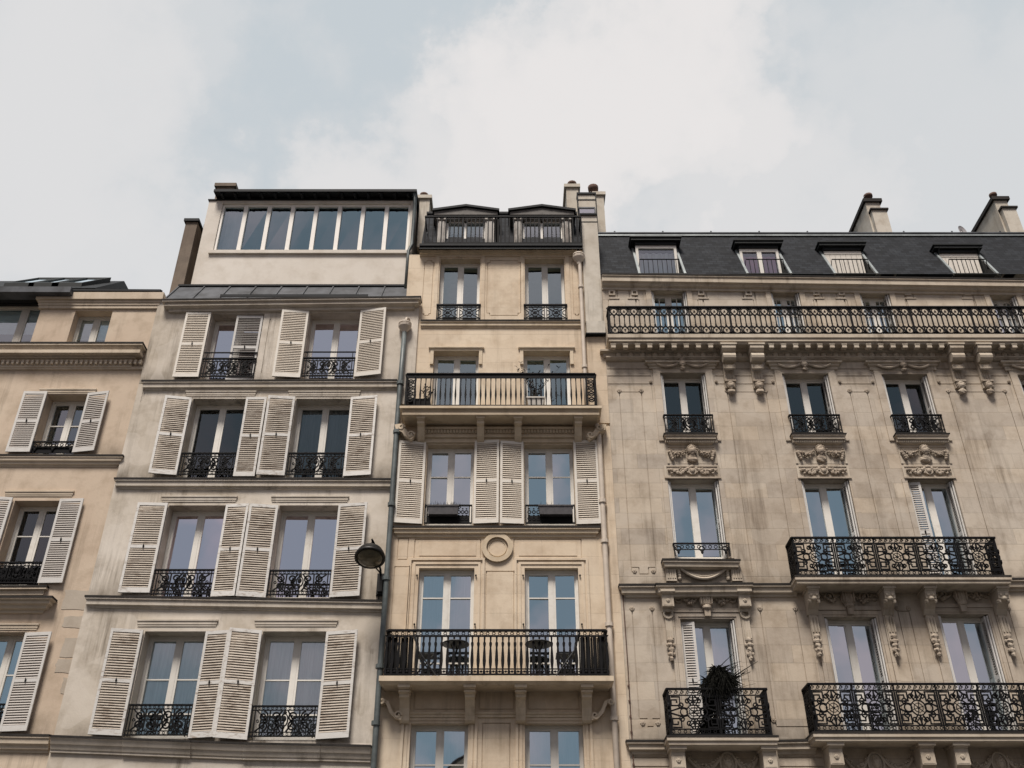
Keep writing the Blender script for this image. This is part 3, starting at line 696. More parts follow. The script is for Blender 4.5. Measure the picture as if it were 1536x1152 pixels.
# ================================================================== 2: grey white house with the glazed studio
def house_grey():
    s = Bld('greyish white house with weathered white louvred shutters and a glazed artist studio on top', XB12, XPIPE, -.06, PZ(450), M['b2'], M['b2t'])
    Y = s.Y
    ops = [[(319,398,471,299,379,569),(465,540,469,452,531,568)], [(289,371,598,267,350,716),(444,527,598,429,515,716)],
           [(253,340,758,226,318,896),(418,509,758,401,494,897)], [(216,310,947,187,283,1108),(394,490,947,373,475,1110)]]
    sty = [dict(glass='glassp',curt='curtain',cs=.62), dict(glass='glassd',curt='curtaind'), dict(glass='glassp'), dict(glass='glassb',curt='curtain',mun=(.42,.74))]
    for i, row in enumerate(ops):
        for j, o in enumerate(row):
            k = dict(sty[i])
            if i == 1 and j == 0: k.pop('curt')
            rc = s.rect(*o); s.window(rc, dep=.34, **k)
            if i == 0:
                b = place(rail_scroll, rc[0], Y-.03, rc[2]+.03, rc[1]-rc[0], .56); b.box(rc[0],rc[1],Y-.045,Y-.015,rc[2]+.74,rc[2]+.765); b.box(rc[0]+.07,rc[0]+.085,Y-.04,Y-.02,rc[2]+.56,rc[2]+.75); b.box(rc[1]-.085,rc[1]-.07,Y-.04,Y-.02,rc[2]+.56,rc[2]+.75)
                s.part('window_railing', b, M['iron'])
            else: s.rail(rail_scroll, rc, (.58,.58,.62)[i-1], .03, lift=.03)
            if i: lintel(s, rc[0]-.16, rc[1]+.16, rc[3]+.18+.02*i, .14)
            else:
                z = rc[3]+.02; b = MB()
                b.moulding(rc[0]-.08, rc[1]+.08, z+.13, z+.13, [(0,0),(.03,0),(.03,-.03),(.015,-.04),(.015,-.13),(0,-.13)], Y); s.part('lintel', b, s.trim)
    S = s.shutter; W = dict(mats=('shutterw','slatc'))
    S((281,472),(318,471),(260,567),(298,569),5,'R',**W)
    S((357,474),(397,474),(337,570),(377,571),2,'R',('shutterg','slatd'),off=-.03)
    S((425,470),(464,468),(409,568),(451,569),6,'R',**W); S((541,467),(581,468),(532,567),(572,567),5,'L',**W)
    S((251,599),(289,598),(225,714),(266,715),7,'R'); S((371,597),(402,598),(350,716),(383,716),5,'L'); S((404,598),(443,598),(386,716),(428,716),8,'R'); S((527,597),(568,598),(515,716),(557,716),6,'L')
    S((210,757),(253,757),(179,890),(225,893),6,'R'); S((340,758),(375,759),(317,896),(354,897),4,'L'); S((377,759),(417,759),(355,897),(401,897),7,'R'); S((509,757),(553,759),(494,897),(541,898),6,'L')
    S((170,945),(215,945),(135,1103),(186,1104),7,'R'); S((310,948),(347,949),(283,1108),(321,1109),4,'L'); S((347,946),(393,946),(322,1109),(373,1110),9,'R'); S((490,948),(537,950),(474,1109),(526,1111),6,'L')
    pr = [(0,0),(.12,0),(.12,-.05),(.09,-.06),(.085,-.16),(.03,-.18),(.03,-.21),(0,-.22)]
    for l in ((213,571,596,570),(172,717.5,588,718.5),(128,894,574,901)): s.ledge('string_course', *l, pr, True, False)
    # stepped bottom cornice
    xs = [76,184,286,364,480,556]; ys = [1104,1108,1112,1115,1117,1119]
    for i in range(5):
        d = .02 if i % 2 else 0; q = [(0,0),(.17+d,0),(.17+d,-.03),(.15+d,-.05),(.12+d,-.13),(.10+d,-.14),(.07+d,-.22),(.05+d,-.23),(.05+d,-.27),(0,-.28)]
        s.ledge('cornice', xs[i]+.3, ys[i], xs[i+1], ys[i+1], q, False, False)
    # top cornice and zinc
    s.ledge('cornice', 243, 449.5, 631, 445, [(0,0),(.24,0),(.24,-.05),(.18,-.07),(.16,-.11),(.19,-.12),(.19,-.15),(.08,-.19),(.08,-.25),(0,-.26)], True, True)
    z0, z1 = P(450,447,.2)[1], P(450,428.5,.82)[1]; x0 = PX(252,440,.3); x1 = PX(614,440,.3); b = MB()
    b.add([(x0,+.2,z0-.02),(x1,+.2,z0-.02),(x1,.86,z1),(x0,.86,z1)], [(0,1,2,3)]); b.add([(x0,+.2,z0-.02),(x0,.86,z1),(x0,.86,z0-.02)],[(0,1,2)]); b.add([(x1,+.2,z0-.02),(x1,.86,z1),(x1,.86,z0-.02)],[(0,1,2)])
    n = 9
    for i in range(n+1):
        x = x0+(x1-x0)*(i/n)*.99+.02
        b.hexa([(x-.018,+.2,z0-.02),(x+.018,+.2,z0-.02),(x+.018,.86,z1),(x-.018,.86,z1),(x-.018,+.2,z0+.03),(x+.018,+.2,z0+.03),(x+.018,.86,z1+.05),(x-.018,.86,z1+.05)])
    b.box(x0,x1,.80,.90,z1-.02,z1+.035,1); b.box(PX(330,445,-.28),PX(552,445,-.28),-.29,-.27,P(440,445.5,-.28)[1],P(440,444,-.28)[1]+.05,1)
    s.part('zinc_apron', b, [M['zinc'], M['zincd']])
    # glazed studio, set back
    Ys = .9; xa = av(PX(314,305,Ys), PX(286,424,Ys)); xb = av(PX(624,300,Ys), PX(614,425,Ys))
    zb, zt = z1-.4, P(470,301,Ys)[1]
    g0, g1 = av(PX(333,308,Ys),PX(319,379,Ys)), av(PX(617,304,Ys),PX(611,372,Ys)); gz0, gz1 = P(465,377,Ys)[1], P(475,305,Ys)[1]
    b = MB(); b.relief(xa, xb, zb, zt, Ys, [(g0,g1,gz0,gz1,None)], 0, .16)
    b.add([(xa+.003,Ys,zb),(xa+.003,Ys+6,zb),(xa+.003,Ys+6,zt),(xa+.003,Ys,zt)],[(0,1,2,3)]); b.add([(xb-.003,Ys,zb),(xb-.003,Ys+6,zb),(xb-.003,Ys+6,zt),(xb-.003,Ys,zt)],[(0,1,2,3)])
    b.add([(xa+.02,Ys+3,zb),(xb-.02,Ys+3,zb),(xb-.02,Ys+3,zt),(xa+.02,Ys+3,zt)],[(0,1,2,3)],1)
    b.box(PX(312,386,Ys),PX(613,382,Ys),Ys-.07,Ys+.1,gz0-.11,gz0-.002)
    s.part('studio_wall', b, [M['studio'], M['dark']])
    b = MB(); Yf = Ys+.06; b.box(g0,g1,Yf,Yf+.09,gz1-.07,gz1-.001); b.box(g0,g1,Yf,Yf+.09,gz0+.001,gz0+.05)
    n = 8; p = (g1-g0-.02)/n
    for i in range(n+1): x = g0+.01+p*i; b.box(x-.055+(.05 if i==0 else 0), x+.055-(.05 if i==n else 0), Yf-.015, Yf+.10, gz0+.05, gz1-.07)
    w = s.part('studio_window', b, M['frames'])
    g = MB()
    for i in range(n): t = R.uniform(-.01,.01); g.add([(g0+p*i+.05,Yf+.05,gz0+.05),(g0+p*(i+1)-.03,Yf+.05+t,gz0+.05),(g0+p*(i+1)-.03,Yf+.05-t,gz1-.07),(g0+p*i+.05,Yf+.05,gz1-.07)],[(0,1,2,3)])
    s.part('pane', g, M['glasss'], w)
    q = MB(); vs = []
    for i in range(9): vs += [(g0+.1+.07*i, Yf+.3+.03*(i%2), gz0), (g0+.1+.07*i, Yf+.3+.03*(i%2), gz1)]
    q.add(vs, [(2*i,2*i+1,2*i+3,2*i+2) for i in range(8)]); s.part('curtain', q, M['curtain'], w)
    # studio roof with rafter ends
    b = MB(); zr = zt-.03; yo = Ys-.3
    b.hexa([(xa+.18,yo,zr+.10),(xb+.05,yo,zr+.10),(xb+.05,Ys+6.1,zr+.9),(xa+.18,Ys+6.1,zr+.9),(xa+.18,yo,zr+.19),(xb+.05,yo,zr+.19),(xb+.05,Ys+6.1,zr+1.0),(xa+.18,Ys+6.1,zr+1.0)])
    b.box(xa-.03,xb,Ys-.04,Ys+6,zt-.001,zt+.03)
    for i in range(15): x = xa+.4+(xb-xa-.6)*i/14; b.hexa([(x-.035,yo+.05,zr+.04),(x+.035,yo+.05,zr+.04),(x+.035,Ys+.3,zr+.06),(x-.035,Ys+.3,zr+.06),(x-.035,yo+.05,zr+.11),(x+.035,yo+.05,zr+.11),(x+.035,Ys+.3,zr+.15),(x-.035,Ys+.3,zr+.15)])
    b.box(xa+.2,xb,Ys-.02,Ys+.1,zt+.03,zr+.16)
    s.part('roof', b, M['zincd'])
    b = MB(); xc = PX(339,300,1.5); zc_ = P(339,288,1.5)[1]; b.box(xc-.26,xc+.24,1.3,2.2,zt,zc_); b.box(xc-.33,xc+.3,1.24,2.26,zc_,zc_+.12); s.part('chimney', b, [M['brown']])
    # brown party stack to the left of the studio
    b = MB(); xk0, xk1 = av(PX(279,335,1.0),PX(257,425,1.0)), av(PX(296,335,1.0),PX(276,425,1.0)); zk = P(286,333,1.0)[1]
    b.box(xk0,xk1,1.0,5.5,z0-.3,zk); b.box(xk1,xk1+.32,1.55,5.5,z0-.3,zk+.25); b.box(xk0-.05,xk1+.04,.94,5.6,zk,zk+.09,1); b.box(xk1-.02,xk1+.37,1.5,5.6,zk+.25,zk+.36,1)
    s.part('chimney', b, [M['brown'], M['zincd']])
    # side strip above the neighbour's balcony
    zl = P(610,606,Y)[1]
    def ex(b): b.box(XPIPE-.002, XB23, Y+.001, Y+.4, zl, s.z1-.02)
    s.r += [(XB12+1.0,XB12+2.2,.2,2.7,None),(XB12+3.4,XB12+4.6,.2,2.7,None)]
    # plaster repairs, cracks
    for (l,t,r_,b_,d) in ((213,582,217,603,.012),(300,1122,418,1128,.01),(398,478,400,560,.018)):
        xa_, xb_, za_, zb_ = s.rect(l,r_,t,l,r_,b_); s.r.append((xa_,xb_,za_,zb_,d))
    s.finish(.40, ex)
    # drainpipe
    yp = Y-.11; zt_ = P(606,500,yp)[1]; 
    pts = [(XPIPE+.10,Y+.0,zt_+.52),(XPIPE+.08,yp,zt_+.45),(XPIPE+.05,yp,zt_+.3)]
    pp = [(XPIPE+.04,yp,zt_+.05)]+[(XPIPE+.03+dx,yp,P(590,y,yp)[1]) for y,dx in ((560,.0),(640,-.01),(760,.0),(900,.01),(1040,.01),(1130,.02))]+[(XPIPE+.04,yp,.0)]
    pipe(s, pp, .06, M['pipe'], [(XPIPE+.03,yp,P(590,y,yp)[1]) for y in (575,648,757,868,1000,1085)], (XPIPE+.04,yp,zt_-.02,M['pipec']))
    b = MB(); b.tube(pts,.045,8); s.part('pipe_elbow', b, M['pipec'], None, True)
    ys_ = Ys-.09; b = MB(); b.tube([(xb-.02,ys_-.15,zt+.12),(xb-.0,ys_,zt-.2),(xb-.0,ys_,zt-1.7),(xb-.08,ys_-.02,zt-1.95),(xb-.08,ys_-.02,z1-.25)],.05,8); s.part('drainpipe', b, M['pipe'], None, True)
    return s
house_grey()
# ================================================================== 3: narrow cream house
def house_cream():
    s = Bld('narrow cream house with two balconies and a pair of dormers behind a black railing', XPIPE, XB34, 0.0, PZ(382), M['b3'], M['b3t'])
    Y = 0.0; XPW = av(PX(873,345), PX(877,480))       # left edge of the party wall strip
    # ---- fifth floor
    w5 = [s.rect(660,720,388,657,719,480), s.rect(787,846,388,788,849,480)]
    for rc in w5:
        s.window(rc, glass='glassm', dep=.24, curt='curtaind', cs=.35); s.rail(rail_cross, rc, .47, .02, -.04, .0)
        for x0,x1 in ((rc[0]-.13,rc[0]-.03),(rc[1]+.03,rc[1]+.13)): s.r.append((x0,x1,rc[2],rc[3]+.03,-.025))
        s.r.append((rc[0]-.13,rc[1]+.13,rc[3]+.03,rc[3]+.12,-.025))
    zt, zb = PZ(391), PZ(473)
    def panel(xa, xb, za, zb, ear=.07):
        s.groove(xa+ear, xb-ear, za, zb, .02, .022, 'TB'); s.groove(xa, xb, za+ear, zb-ear, .02, .022, 'LR')
        for x in (xa, xb-ear):
            for z in (za+ear, zb-ear): s.r.append((x-.01,x+ear+.01,z-.01,z+.01,.022))
        for x in (xa+ear, xb-ear):
            for z0 in (za, zb-ear): s.r.append((x-.01,x+.01,z0-.01,z0+ear+.01,.022))
    panel(PX(731,430), PX(781,430), zb, zt); panel(PX(634,430)+.02, PX(652,430)-.06, zb, zt, .05); panel(PX(857,430)+.04, PX(869,430)-.02, zb, zt, .04)
    s.ledge('string_course', 631, 480.5, 872, 480.5, [(0,0),(.09,0),(.09,-.04),(.06,-.06),(.06,-.13),(.03,-.14),(.03,-.17),(0,-.18)], False, False)
    # ---- fourth floor, balcony
    pj = .60; sl4, sr4 = PX(599,609,-pj-.05), PX(903,611,-pj-.05); zs4 = P(750,608.5,-pj)[1]
    for a in ((650,718,527,648,717,606),(785,855,527,786,857,606)):
        rc = s.rect(*a); rc = (rc[0],rc[1],zs4-.02,rc[3]); s.window(rc, glass='glassm', dep=.24)
        b = MB(); b.moulding(rc[0]-.06, rc[1]+.06, rc[3]+.1, rc[3]+.1, [(0,0),(.07,0),(.07,-.03),(.04,-.05),(.03,-.1),(0,-.1)], Y)
        for x in (rc[0]-.045, rc[1]+.045): b.box(x-.04,x+.04,-.03,.0,rc[3]-.32,rc[3]+.01); b.box(x-.04,x+.04,-.05,.0,rc[3]-.40,rc[3]-.33)
        s.part('lintel', b, s.trim)
    def balcony(name, xa, xb, zs, proj, h, fn, sideargs, prof, label=None, **k):
        b = MB(); b.moulding(xa+proj, xb-proj, zs, zs, [(0,.0)]+[(proj-o,z) for o,z in prof]+[(0,prof[-1][1])], s.Y)
        o = s.part('balcony', b, [k.pop('mat', s.trim)])
        b = place(fn, xa+.1, s.Y-proj+.08, zs+.015, xb-xa-.2, h, **k)
        for x in (xa+.1, xb-.1): side(b, fn, x, s.Y-proj+.1, s.Y-.0, zs+.015, h, **sideargs)
        b.build('railing', M['iron'], o); return o
    h4 = P(750,561,-pj+.08)[1]-zs4
    bal4 = balcony('b', sl4, sr4, zs4, pj, h4, rail_vase, dict(endw=.1), [(0,0),(0,-.06),(.06,-.08),(.09,-.13),(.06,-.14),(.06,-.2),(.1,-.21)], endw=.23)
    zu = zs4-.21
    for px in (632,721,777,867):
        b = MB(); x = PX(px,632,-.3); w = .16
        b.prismx([(0,zu),(-.47,zu),(-.47,zu-.06),(-.42,zu-.09),(-.42,zu-.15),(-.33,zu-.19),(-.26,zu-.28),(-.2,zu-.36),(-.13,zu-.42),(-.07,zu-.46),(0,zu-.46)], x-w/2, x+w/2)
        b.box(x-w/2-.02,x+w/2+.02,-.49,-.0,zu-.05,zu+.002); b.build('bracket', s.trim, bal4)
    for px, sg in ((618,1),(884,-1)):
        b = MB(); x = PX(px,640,-.02); b.path([(x-sg*.32,zu-.06),(x-sg*.3,zu-.16),(x-sg*.16,zu-.22),(x-sg*.1,zu-.32),(x+sg*.06,zu-.42)], .12, .22, -.12); b.path(spiral(x-sg*.22,zu-.14,.08,.02,0,1.2*sg,12),.04,.26,-.12); b.path(spiral(x,zu-.34,.09,.02,0,1.2*sg,12),.04,.26,-.12); b.build('bracket', s.trim, bal4)
    b = MB(); zd = zu-.17; x = PX(640,640)
    while x < PX(862,640): b.box(x-.022,x+.022,-.11,-.03,zd-.05,zd+.03); x += .072
    xa, xb = PX(628,640), PX(870,640)
    b.moulding(xa,xb,zd+.1,zd+.1,[(0,0),(.13,0),(.12,-.05),(.06,-.07),(.06,-.2),(.09,-.21),(.09,-.25),(.03,-.27),(.03,-.33),(.06,-.34),(.06,-.37),(0,-.38)], Y, False, False); s.part('dentil_band', b, s.trim)
    # ---- third floor with shutters
    w3 = [s.rect(641,711,667,636,709,788), s.rect(786,860,667,788,863,788)]
    for rc in w3: s.window(rc, mun=(.36,), glass='glassr', dep=.22)
    SC = dict(mats=('shutterw','slatc'))
    s.shutter((600,664),(639,664),(591,786),(634,787),6,'R',**SC); s.shutter((712,663),(749,663),(710,787),(748,787),6,'L',**SC); s.shutter((751,665),(785,665),(749,788),(786,788),4,'R',**SC); s.shutter((860,664),(896,662),(864,789),(901,787),6,'L',mats=('shutterw','slatc'))
    for i, rc in enumerate(w3):
        b = MB(); x = rc[0]+.01; w = rc[1]-rc[0]-.02; z = rc[2]+.02; h = P(750,757,-.05)[1]-z
        b.xf = lambda u,d,v: (x+u, -.04+d, z+v)
        b.box(0,w,-.02,.02,h-.03,h); b.box(0,w,-.015,.015,0,.03)
        for f in (0,.05,.36 if i else .64,.42 if i else .58,.95,1): b.box(f*(w-.02),f*(w-.02)+.02,-.01,.01,0,h)
        q = [.72,.8,.88] if not i else [.08,.17,.26]
        for f in q:
            for v in (.12,.28): b.ring(w*f,v,.035,.02,.015,0,10); b.blob((w*f,0,v+.08),(.02,.012,.02),6,4)
        b.box(.05*w,.95*w,.0,.012,.03,h*.42,1); 
        for k in range(5): b.ring(w*(.1+.12*k)+(0 if not i else w*.3), h*.47, .03,.012,.012,0,8)
        b.xf = None; s.part('window_railing', b, [M['iron'], M['ironb']])
        # planter hung on the railing
        a0, a1 = (PX(642,765,-.1),PX(688,765,-.1)) if not i else (PX(808,765,-.1),PX(859,765,-.1))
        zp = P(660,772.5,-.15)[1]
        t = thing('window_box', ((a0+a1)/2,-.15,zp), 'grey window box with a fringe of short stalks along its rim' if not i else 'nearly bare grey window box on the shuttered window nearer the cream drainpipe', 'planter', 'window boxes of the cream house')
        b = MB(); b.hexa([(a0+.02,-.20,zp),(a1-.02,-.20,zp),(a1-.02,-.07,zp),(a0+.02,-.07,zp),(a0,-.23,zp+.19),(a1,-.23,zp+.19),(a1,-.07,zp+.19),(a0,-.07,zp+.19)]); b.box(a0-.012,a1+.012,-.245,-.06,zp+.185,zp+.205); b.build('trough', M['boxg'], t)
        b = MB()
        for k in range(90 if not i else 14):
            xx = R.uniform(a0-.05,a1+.05); yy = R.uniform(-.21,-.09); hh = R.uniform(.05,.15); a = R.uniform(-.4,.4)
            b.add([(xx-.008,yy,zp+.19),(xx+.008,yy,zp+.19),(xx+a*hh,yy+R.uniform(-.03,.03),zp+.19+hh)],[(0,1,2)])
        b.build('stalks', M['leafd'], t)
    s.ledge('string_course', 589, 790, 900, 790, [(0,0),(.12,0),(.12,-.05),(.09,-.06),(.08,-.13),(.03,-.15),(.03,-.2),(0,-.21)], True, True)
    # ---- panel with ring
    za, zb = PZ(839), PZ(809); xm = PX(746,822)
    b = MB(); zm = P(746,822)[1]
    b.ring(xm, zm, .285, .1, .1, -.01, 36); b.ring(xm, zm, .19, .02, .03, -.0, 30); s.part('ring_moulding', b, s.trim)
    for xa, xb in ((PX(622,822), xm-.36),(xm+.36, PX(872,822))): s.groove(xa,xb,za,zb,.022,.025); s.r.append((xa+.1,xb-.1,za+.08,zb-.08,-.012))
    s.groove(PX(597,822),PX(612,822),za,zb+.02,.018,.02)
    # ---- second floor, balcony
    sl2, sr2 = PX(568,1014,-pj-.05), PX(921,1014,-pj-.05); zs2 = P(750,1013.5,-pj)[1]
    for i, a in enumerate(((627,711,852,622,709,1012),(786,867,852,789,873,1012))):
        rc = s.rect(*a); rc = (rc[0],rc[1],zs2-.02,rc[3]); s.window(rc, mun=(.245,.8), glass='glassr', dep=.17, curt='curtain' if not i else None)
        for k, e in enumerate((.10,.19)):
            for x0,x1 in ((rc[0]-e-.03,rc[0]-e+.02),(rc[1]+e-.02,rc[1]+e+.03)): s.r.append((x0,x1,zs2,rc[3]+e,-.02-.015*k))
            s.r.append((rc[0]-e-.03,rc[1]+e+.03,rc[3]+e-.02,rc[3]+e+.03,-.02-.015*k))
        b = MB()
        for x in (rc[0]-.035,rc[1]+.035):
            for z in (rc[3]-.18, rc[3]-1.25): b.blob((x,-.03,z),(.02,.03,.025),6,4)
        s.part('shutter_stop', b, M['iron'])
    s.groove(PX(729,900),PX(771,900),zs2,PZ(857),.022,.025); s.groove(PX(589,900),PX(612,900),zs2,PZ(850),.018,.02)
    h2 = P(750,945.5,-pj+.08)[1]-zs2
    bal2 = balcony('b', sl2, sr2, zs2, pj, h2, rail_baluster, {}, [(0,0),(0,-.1),(.03,-.115),(.08,-.15),(.1,-.15)])
    for x0, x1 in ((sl2+.12,sl2+.62),(sr2-.12-.52,sr2-.12)):
        b = MB(); x = x0
        while x < x1: b.tube([(x,-pj+.13,zs2+.03),(x+R.uniform(-.01,.01),-pj+.13,zs2+h2*R.uniform(.85,.93))],.014,5); x += .026
        b.build('reed_screen', M['ironb'], bal2)
    zu = zs2-.15
    for px in (607,705,781,880):
        b = MB(); x = PX(px,1040,-.3); w = .19
        b.prismx([(0,zu),(-.5,zu),(-.5,zu-.06),(-.44,zu-.08),(-.44,zu-.13),(-.38,zu-.15),(-.38,zu-.2),(-.3,zu-.24),(-.2,zu-.36),(-.14,zu-.5),(-.13,zu-.58),(-.09,zu-.62),(0,zu-.63)], x-w/2, x+w/2)
        b.box(x-w/2-.025,x+w/2+.025,-.53,0,zu-.05,zu+.002); b.box(x-w/2-.015,x+w/2+.015,-.46,0,zu-.12,zu-.09); b.build('bracket', s.trim, bal2)
    for px, sg in ((597,1),(893,-1)):
        b = MB(); x = PX(px,1060,-.02); b.path([(x-sg*.32,zu-.2),(x-sg*.2,zu-.24),(x-sg*.12,zu-.42),(x-sg*.02,zu-.52),(x+sg*.1,zu-.55)], .07, .16, -.08); b.path(spiral(x-sg*.3,zu-.23,.06,.015,0,1.2*sg,12),.03,.2,-.08); b.path(spiral(x+sg*.02,zu-.49,.08,.015,0,1.2*sg,12),.03,.2,-.08); b.build('bracket', s.trim, bal2)
    s.ledge('string_course', 600, 1068, 892, 1068, [(0,0),(.07,0),(.07,-.03),(.04,-.05),(.04,-.09),(0,-.1)], False, False, False)
    for l, r_ in ((622,698),(719,771),(792,868)): s.groove(PX(l,1050),PX(r_,1050),PZ(1064),PZ(1036),.02,.02,'LRB')
    # ---- first floor
    for i, a in enumerate(((616,702,1085,605,698,1300),(786,872,1085,790,885,1300))):
        rc = s.rect(*a); s.window(rc, mun=(.29,.6), glass='glassr', dep=.2, curt='curtain')
        for k, e in enumerate((.07,.15)):
            for x0,x1 in ((rc[0]-e-.03,rc[0]-e+.02),(rc[1]+e-.02,rc[1]+e+.03)): s.r.append((x0,x1,rc[2],rc[3]+e,-.02-.015*k))
            s.r.append((rc[0]-e-.03,rc[1]+e+.03,rc[3]+e-.02,rc[3]+e+.03,-.02-.015*k))
    s.groove(PX(724,1100),PX(765,1100),PZ(1290),PZ(1085),.022,.025)
    s.r.append((XPIPE+.6,XPIPE+1.7,.1,2.6,None)); s.r.append((XPIPE+2.6,XPIPE+4.2,.1,2.6,None))
    zpw = PZ(325)
    def ex(b): pass
    s.finish(.26, ex)
    # ---- party wall strip with caps
    b = MB(); z5, z6 = PZ(486), PZ(505)
    b.box(XPW, XB34-.006, -.07, 3.0, z5, PZ(336)); b.box(XPW-.0, XB34+.02, -.16, 1.0, z6, z5-.02); b.box(XPW-.01, XB34-.0, -.1, 2.9, z5-.03, z5+.01, 1); b.box(XPW-.03, XB34+.03, -.18, 2.8, z6-.03, z6-.001, 1)
    b.box(XPW+.002, XB34-.008, -.04, 2.6, PZ(336)+.02, PZ(325)); b.box(XPW-.02, XB34+.0, -.09, 2.6, PZ(325), PZ(325)+.05, 1); b.box(XPW-.01, XB34-.0, -.08, 2.6, PZ(336), PZ(336)+.022, 1)
    s.part('party_wall', b, [M['party'], M['zincd']])
    b = MB(); b.box(PX(880,540)+.02, XB34-.003, -.05, .2, PZ(636), z6-.04); b.box(PX(898,700)+.13, XB34-.003, -.035, .2, .0, PZ(640)); s.part('party_pilaster', b, M['b3'])
    # ---- mansard roof, dormers, railing
    z0 = PZ(379); hg = P(750,365,-.26)[1]-z0; zr = P(750,321,1.0)[1]; xa, xb = PX(632,350), XPW
    b = MB()
    b.moulding(xa,xb,z0+.0,z0+.0,[(0,hg),(.26,hg),(.26,hg-.07),(.22,hg-.1),(.24,hg-.16),(.17,.05),(.15,.0),(0,0)],0,False,False); s.part('gutter', b, M['zincd'])
    b = MB(); b.box(xa,xb,-.1,.0,z0-.09,z0-.01); b.moulding(xa,xb,z0-.02,z0-.02,[(0,0),(.14,0),(.1,-.06),(.03,-.08),(.03,-.12),(0,-.12)],0,False,False); s.part('cornice', b, s.trim)
    zb0 = z0+hg; k = 1.0/(zr-zb0)
    b = MB(); b.relief(xa,xb,zb0,zr,0.0,[],k); b.add([(xa,1.0,zr),(xb,1.0,zr),(xb,6,zr+1.2),(xa,6,zr+1.2)],[(0,1,2,3)]); b.add([(xa,0,zb0),(xa,1.0,zr),(xa,6,zr+1.2),(xa,6,zb0)],[(0,1,2,3)]); b.box(xa,xb,.94,1.06,zr-.03,zr+.04,1)
    rf = s.part('roof', b, [M['slate'], M['zincd']])
    for i, (l, r_, ap) in enumerate(((655,741,704),(770,857,813))):
        Yd = .18; x0, x1 = PX(l,350,Yd), PX(r_,350,Yd); ze = P(700,316,Yd-.1)[1]; za = P(ap,311,Yd-.1)[1]; xm = (x0+x1)/2
        b = MB(); wp = .24
        for q0,q1 in ((x0,x0+wp),(x1-wp,x1)):
            b.box(q0,q1,Yd,1.6,zb0-.02,ze-.13); b.box(q0+.05,q1-.05,Yd-.03,Yd,zb0+.1,ze-.32); b.box(q0-.01,q1+.01,Yd-.05,Yd+.05,ze-.26,ze-.14)
            b.blob(((q0+q1)/2,Yd-.05,ze-.2),(.07,.05,.05),8,4)
        b.box(x0+wp,x1-wp,Yd,.8,ze-.20,ze-.13)
        d = s.part('dormer', b, M['framew'])
        b = MB(); po = [(x0-.09,ze-.12),(x1+.09,ze-.12),(x1+.09,ze-.02),(xm,za-.0),(x0-.09,ze-.02)]
        b.prism(po, Yd-.08, 1.9); b.build('dormer_pediment', M['pedi'], d)
        b = MB()
        for a,c in ((x0-.14,xm),(xm,x1+.14)):
            za_, zc_ = (ze-.02,za+.02) if a < c and c == xm else (za+.02,ze-.02)
            b.hexa([(a,Yd-.14,za_),(c,Yd-.14,zc_),(c,2.0,zc_),(a,2.0,za_),(a,Yd-.14,za_+.07),(c,Yd-.14,zc_+.07),(c,2.0,zc_+.07),(a,2.0,za_+.07)])
        b.build('dormer_roof', M['zincd'], d)
        b = MB(); fx0, fx1 = x0+wp, x1-wp; b.box(fx0,fx1,.3,.4,ze-.25,ze-.2); b.box(xm-.04,xm+.04,.3,.38,zb0,ze-.2); b.box(fx0,fx0+.06,.3,.38,zb0,ze-.2); b.box(fx1-.06,fx1,.3,.38,zb0,ze-.2); f = b.build('frame', M['frame'], d)
        b = MB(); b.add([(fx0,.34,zb0),(fx1,.34,zb0),(fx1,.34,ze-.2),(fx0,.34,ze-.2)],[(0,1,2,3)]); b.build('pane', M['glassb'], d)
        b = MB(); q = 22; vs = []
        for j in range(q+1): x = fx0+(fx1-fx0)*j/q; y = .42+.02*sin(j*2.0); vs += [(x,y,zb0),(x,y,ze-.25)]
        b.add(vs,[(2*j,2*j+1,2*j+3,2*j+2) for j in range(q)]); b.build('curtain', M['curtain'], d)
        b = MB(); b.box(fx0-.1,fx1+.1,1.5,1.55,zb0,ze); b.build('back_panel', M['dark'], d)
    # railing in front of the dormers
    yr = -.2; xr0, xr1 = PX(637,340,yr), PX(872,340,yr); zt = P(750,324,yr)[1]; zb1 = zb0
    b = MB(); h = zt-zb1; b.xf = lambda u,d,v: (xr0+u, yr+d, zb1+v); w = xr1-xr0
    b.box(0,w,-.022,.022,h-.05,h); b.box(0,w,-.012,.012,.05,.08)
    n = 37
    for i in range(n+1): q = .022 if i % 9 == 0 else .014; b.box(max(0,w*i/n-q),w*i/n+q,-.01,.01,0,h-.03)
    b.box(w*.452,w*.475,-.01,.03,0,h-.12,1)
    for x in (0,w): b.box(x-.015,x+.015,0,.6,h-.035,h); b.box(x-.012,x+.012,0,.55,.05,.07); b.box(x-.012,x+.012,.25,.27,0,h)
    b.xf = None; s.part('railing', b, [M['iron'], M['ironb']])
    # ---- chimneys
    def stack(l, r_, yt, yb, Yc, dep, pots, ytop=None):
        x0, x1 = PX(l,yt,Yc), PX(r_,yt,Yc); zt = P(l,yt,Yc)[1]; zb = P(l,yb,Yc)[1]-1.0
        b = MB(); b.box(x0,x1,Yc,Yc+dep,zb,zt-.12); b.box(x0-.06,x1+.06,Yc-.06,Yc+dep+.06,zt-.12,zt)
        o = s.part('chimney', b, M['stack'])
        for px, rr, hh in pots:
            b = MB(); b.lathe(PX(px,yt,Yc+.12),Yc+.12,zt-.02,[(0,0),(rr*.9,0),(rr*.85,hh*.5),(rr*1.1,hh*.55),(rr*1.15,hh*.9),(rr*.8,hh),(0,hh)],12); b.build('chimney_pot', M['pot'], o, True)
    stack(849,867,277.5,330,1.6,1.2,((858,.12,.22),))
    stack(891,905,289,345,2.2,1.4,((890,.14,.40),))
    stack(630,645,294,330,1.3,1.0,((636,.11,.2),))
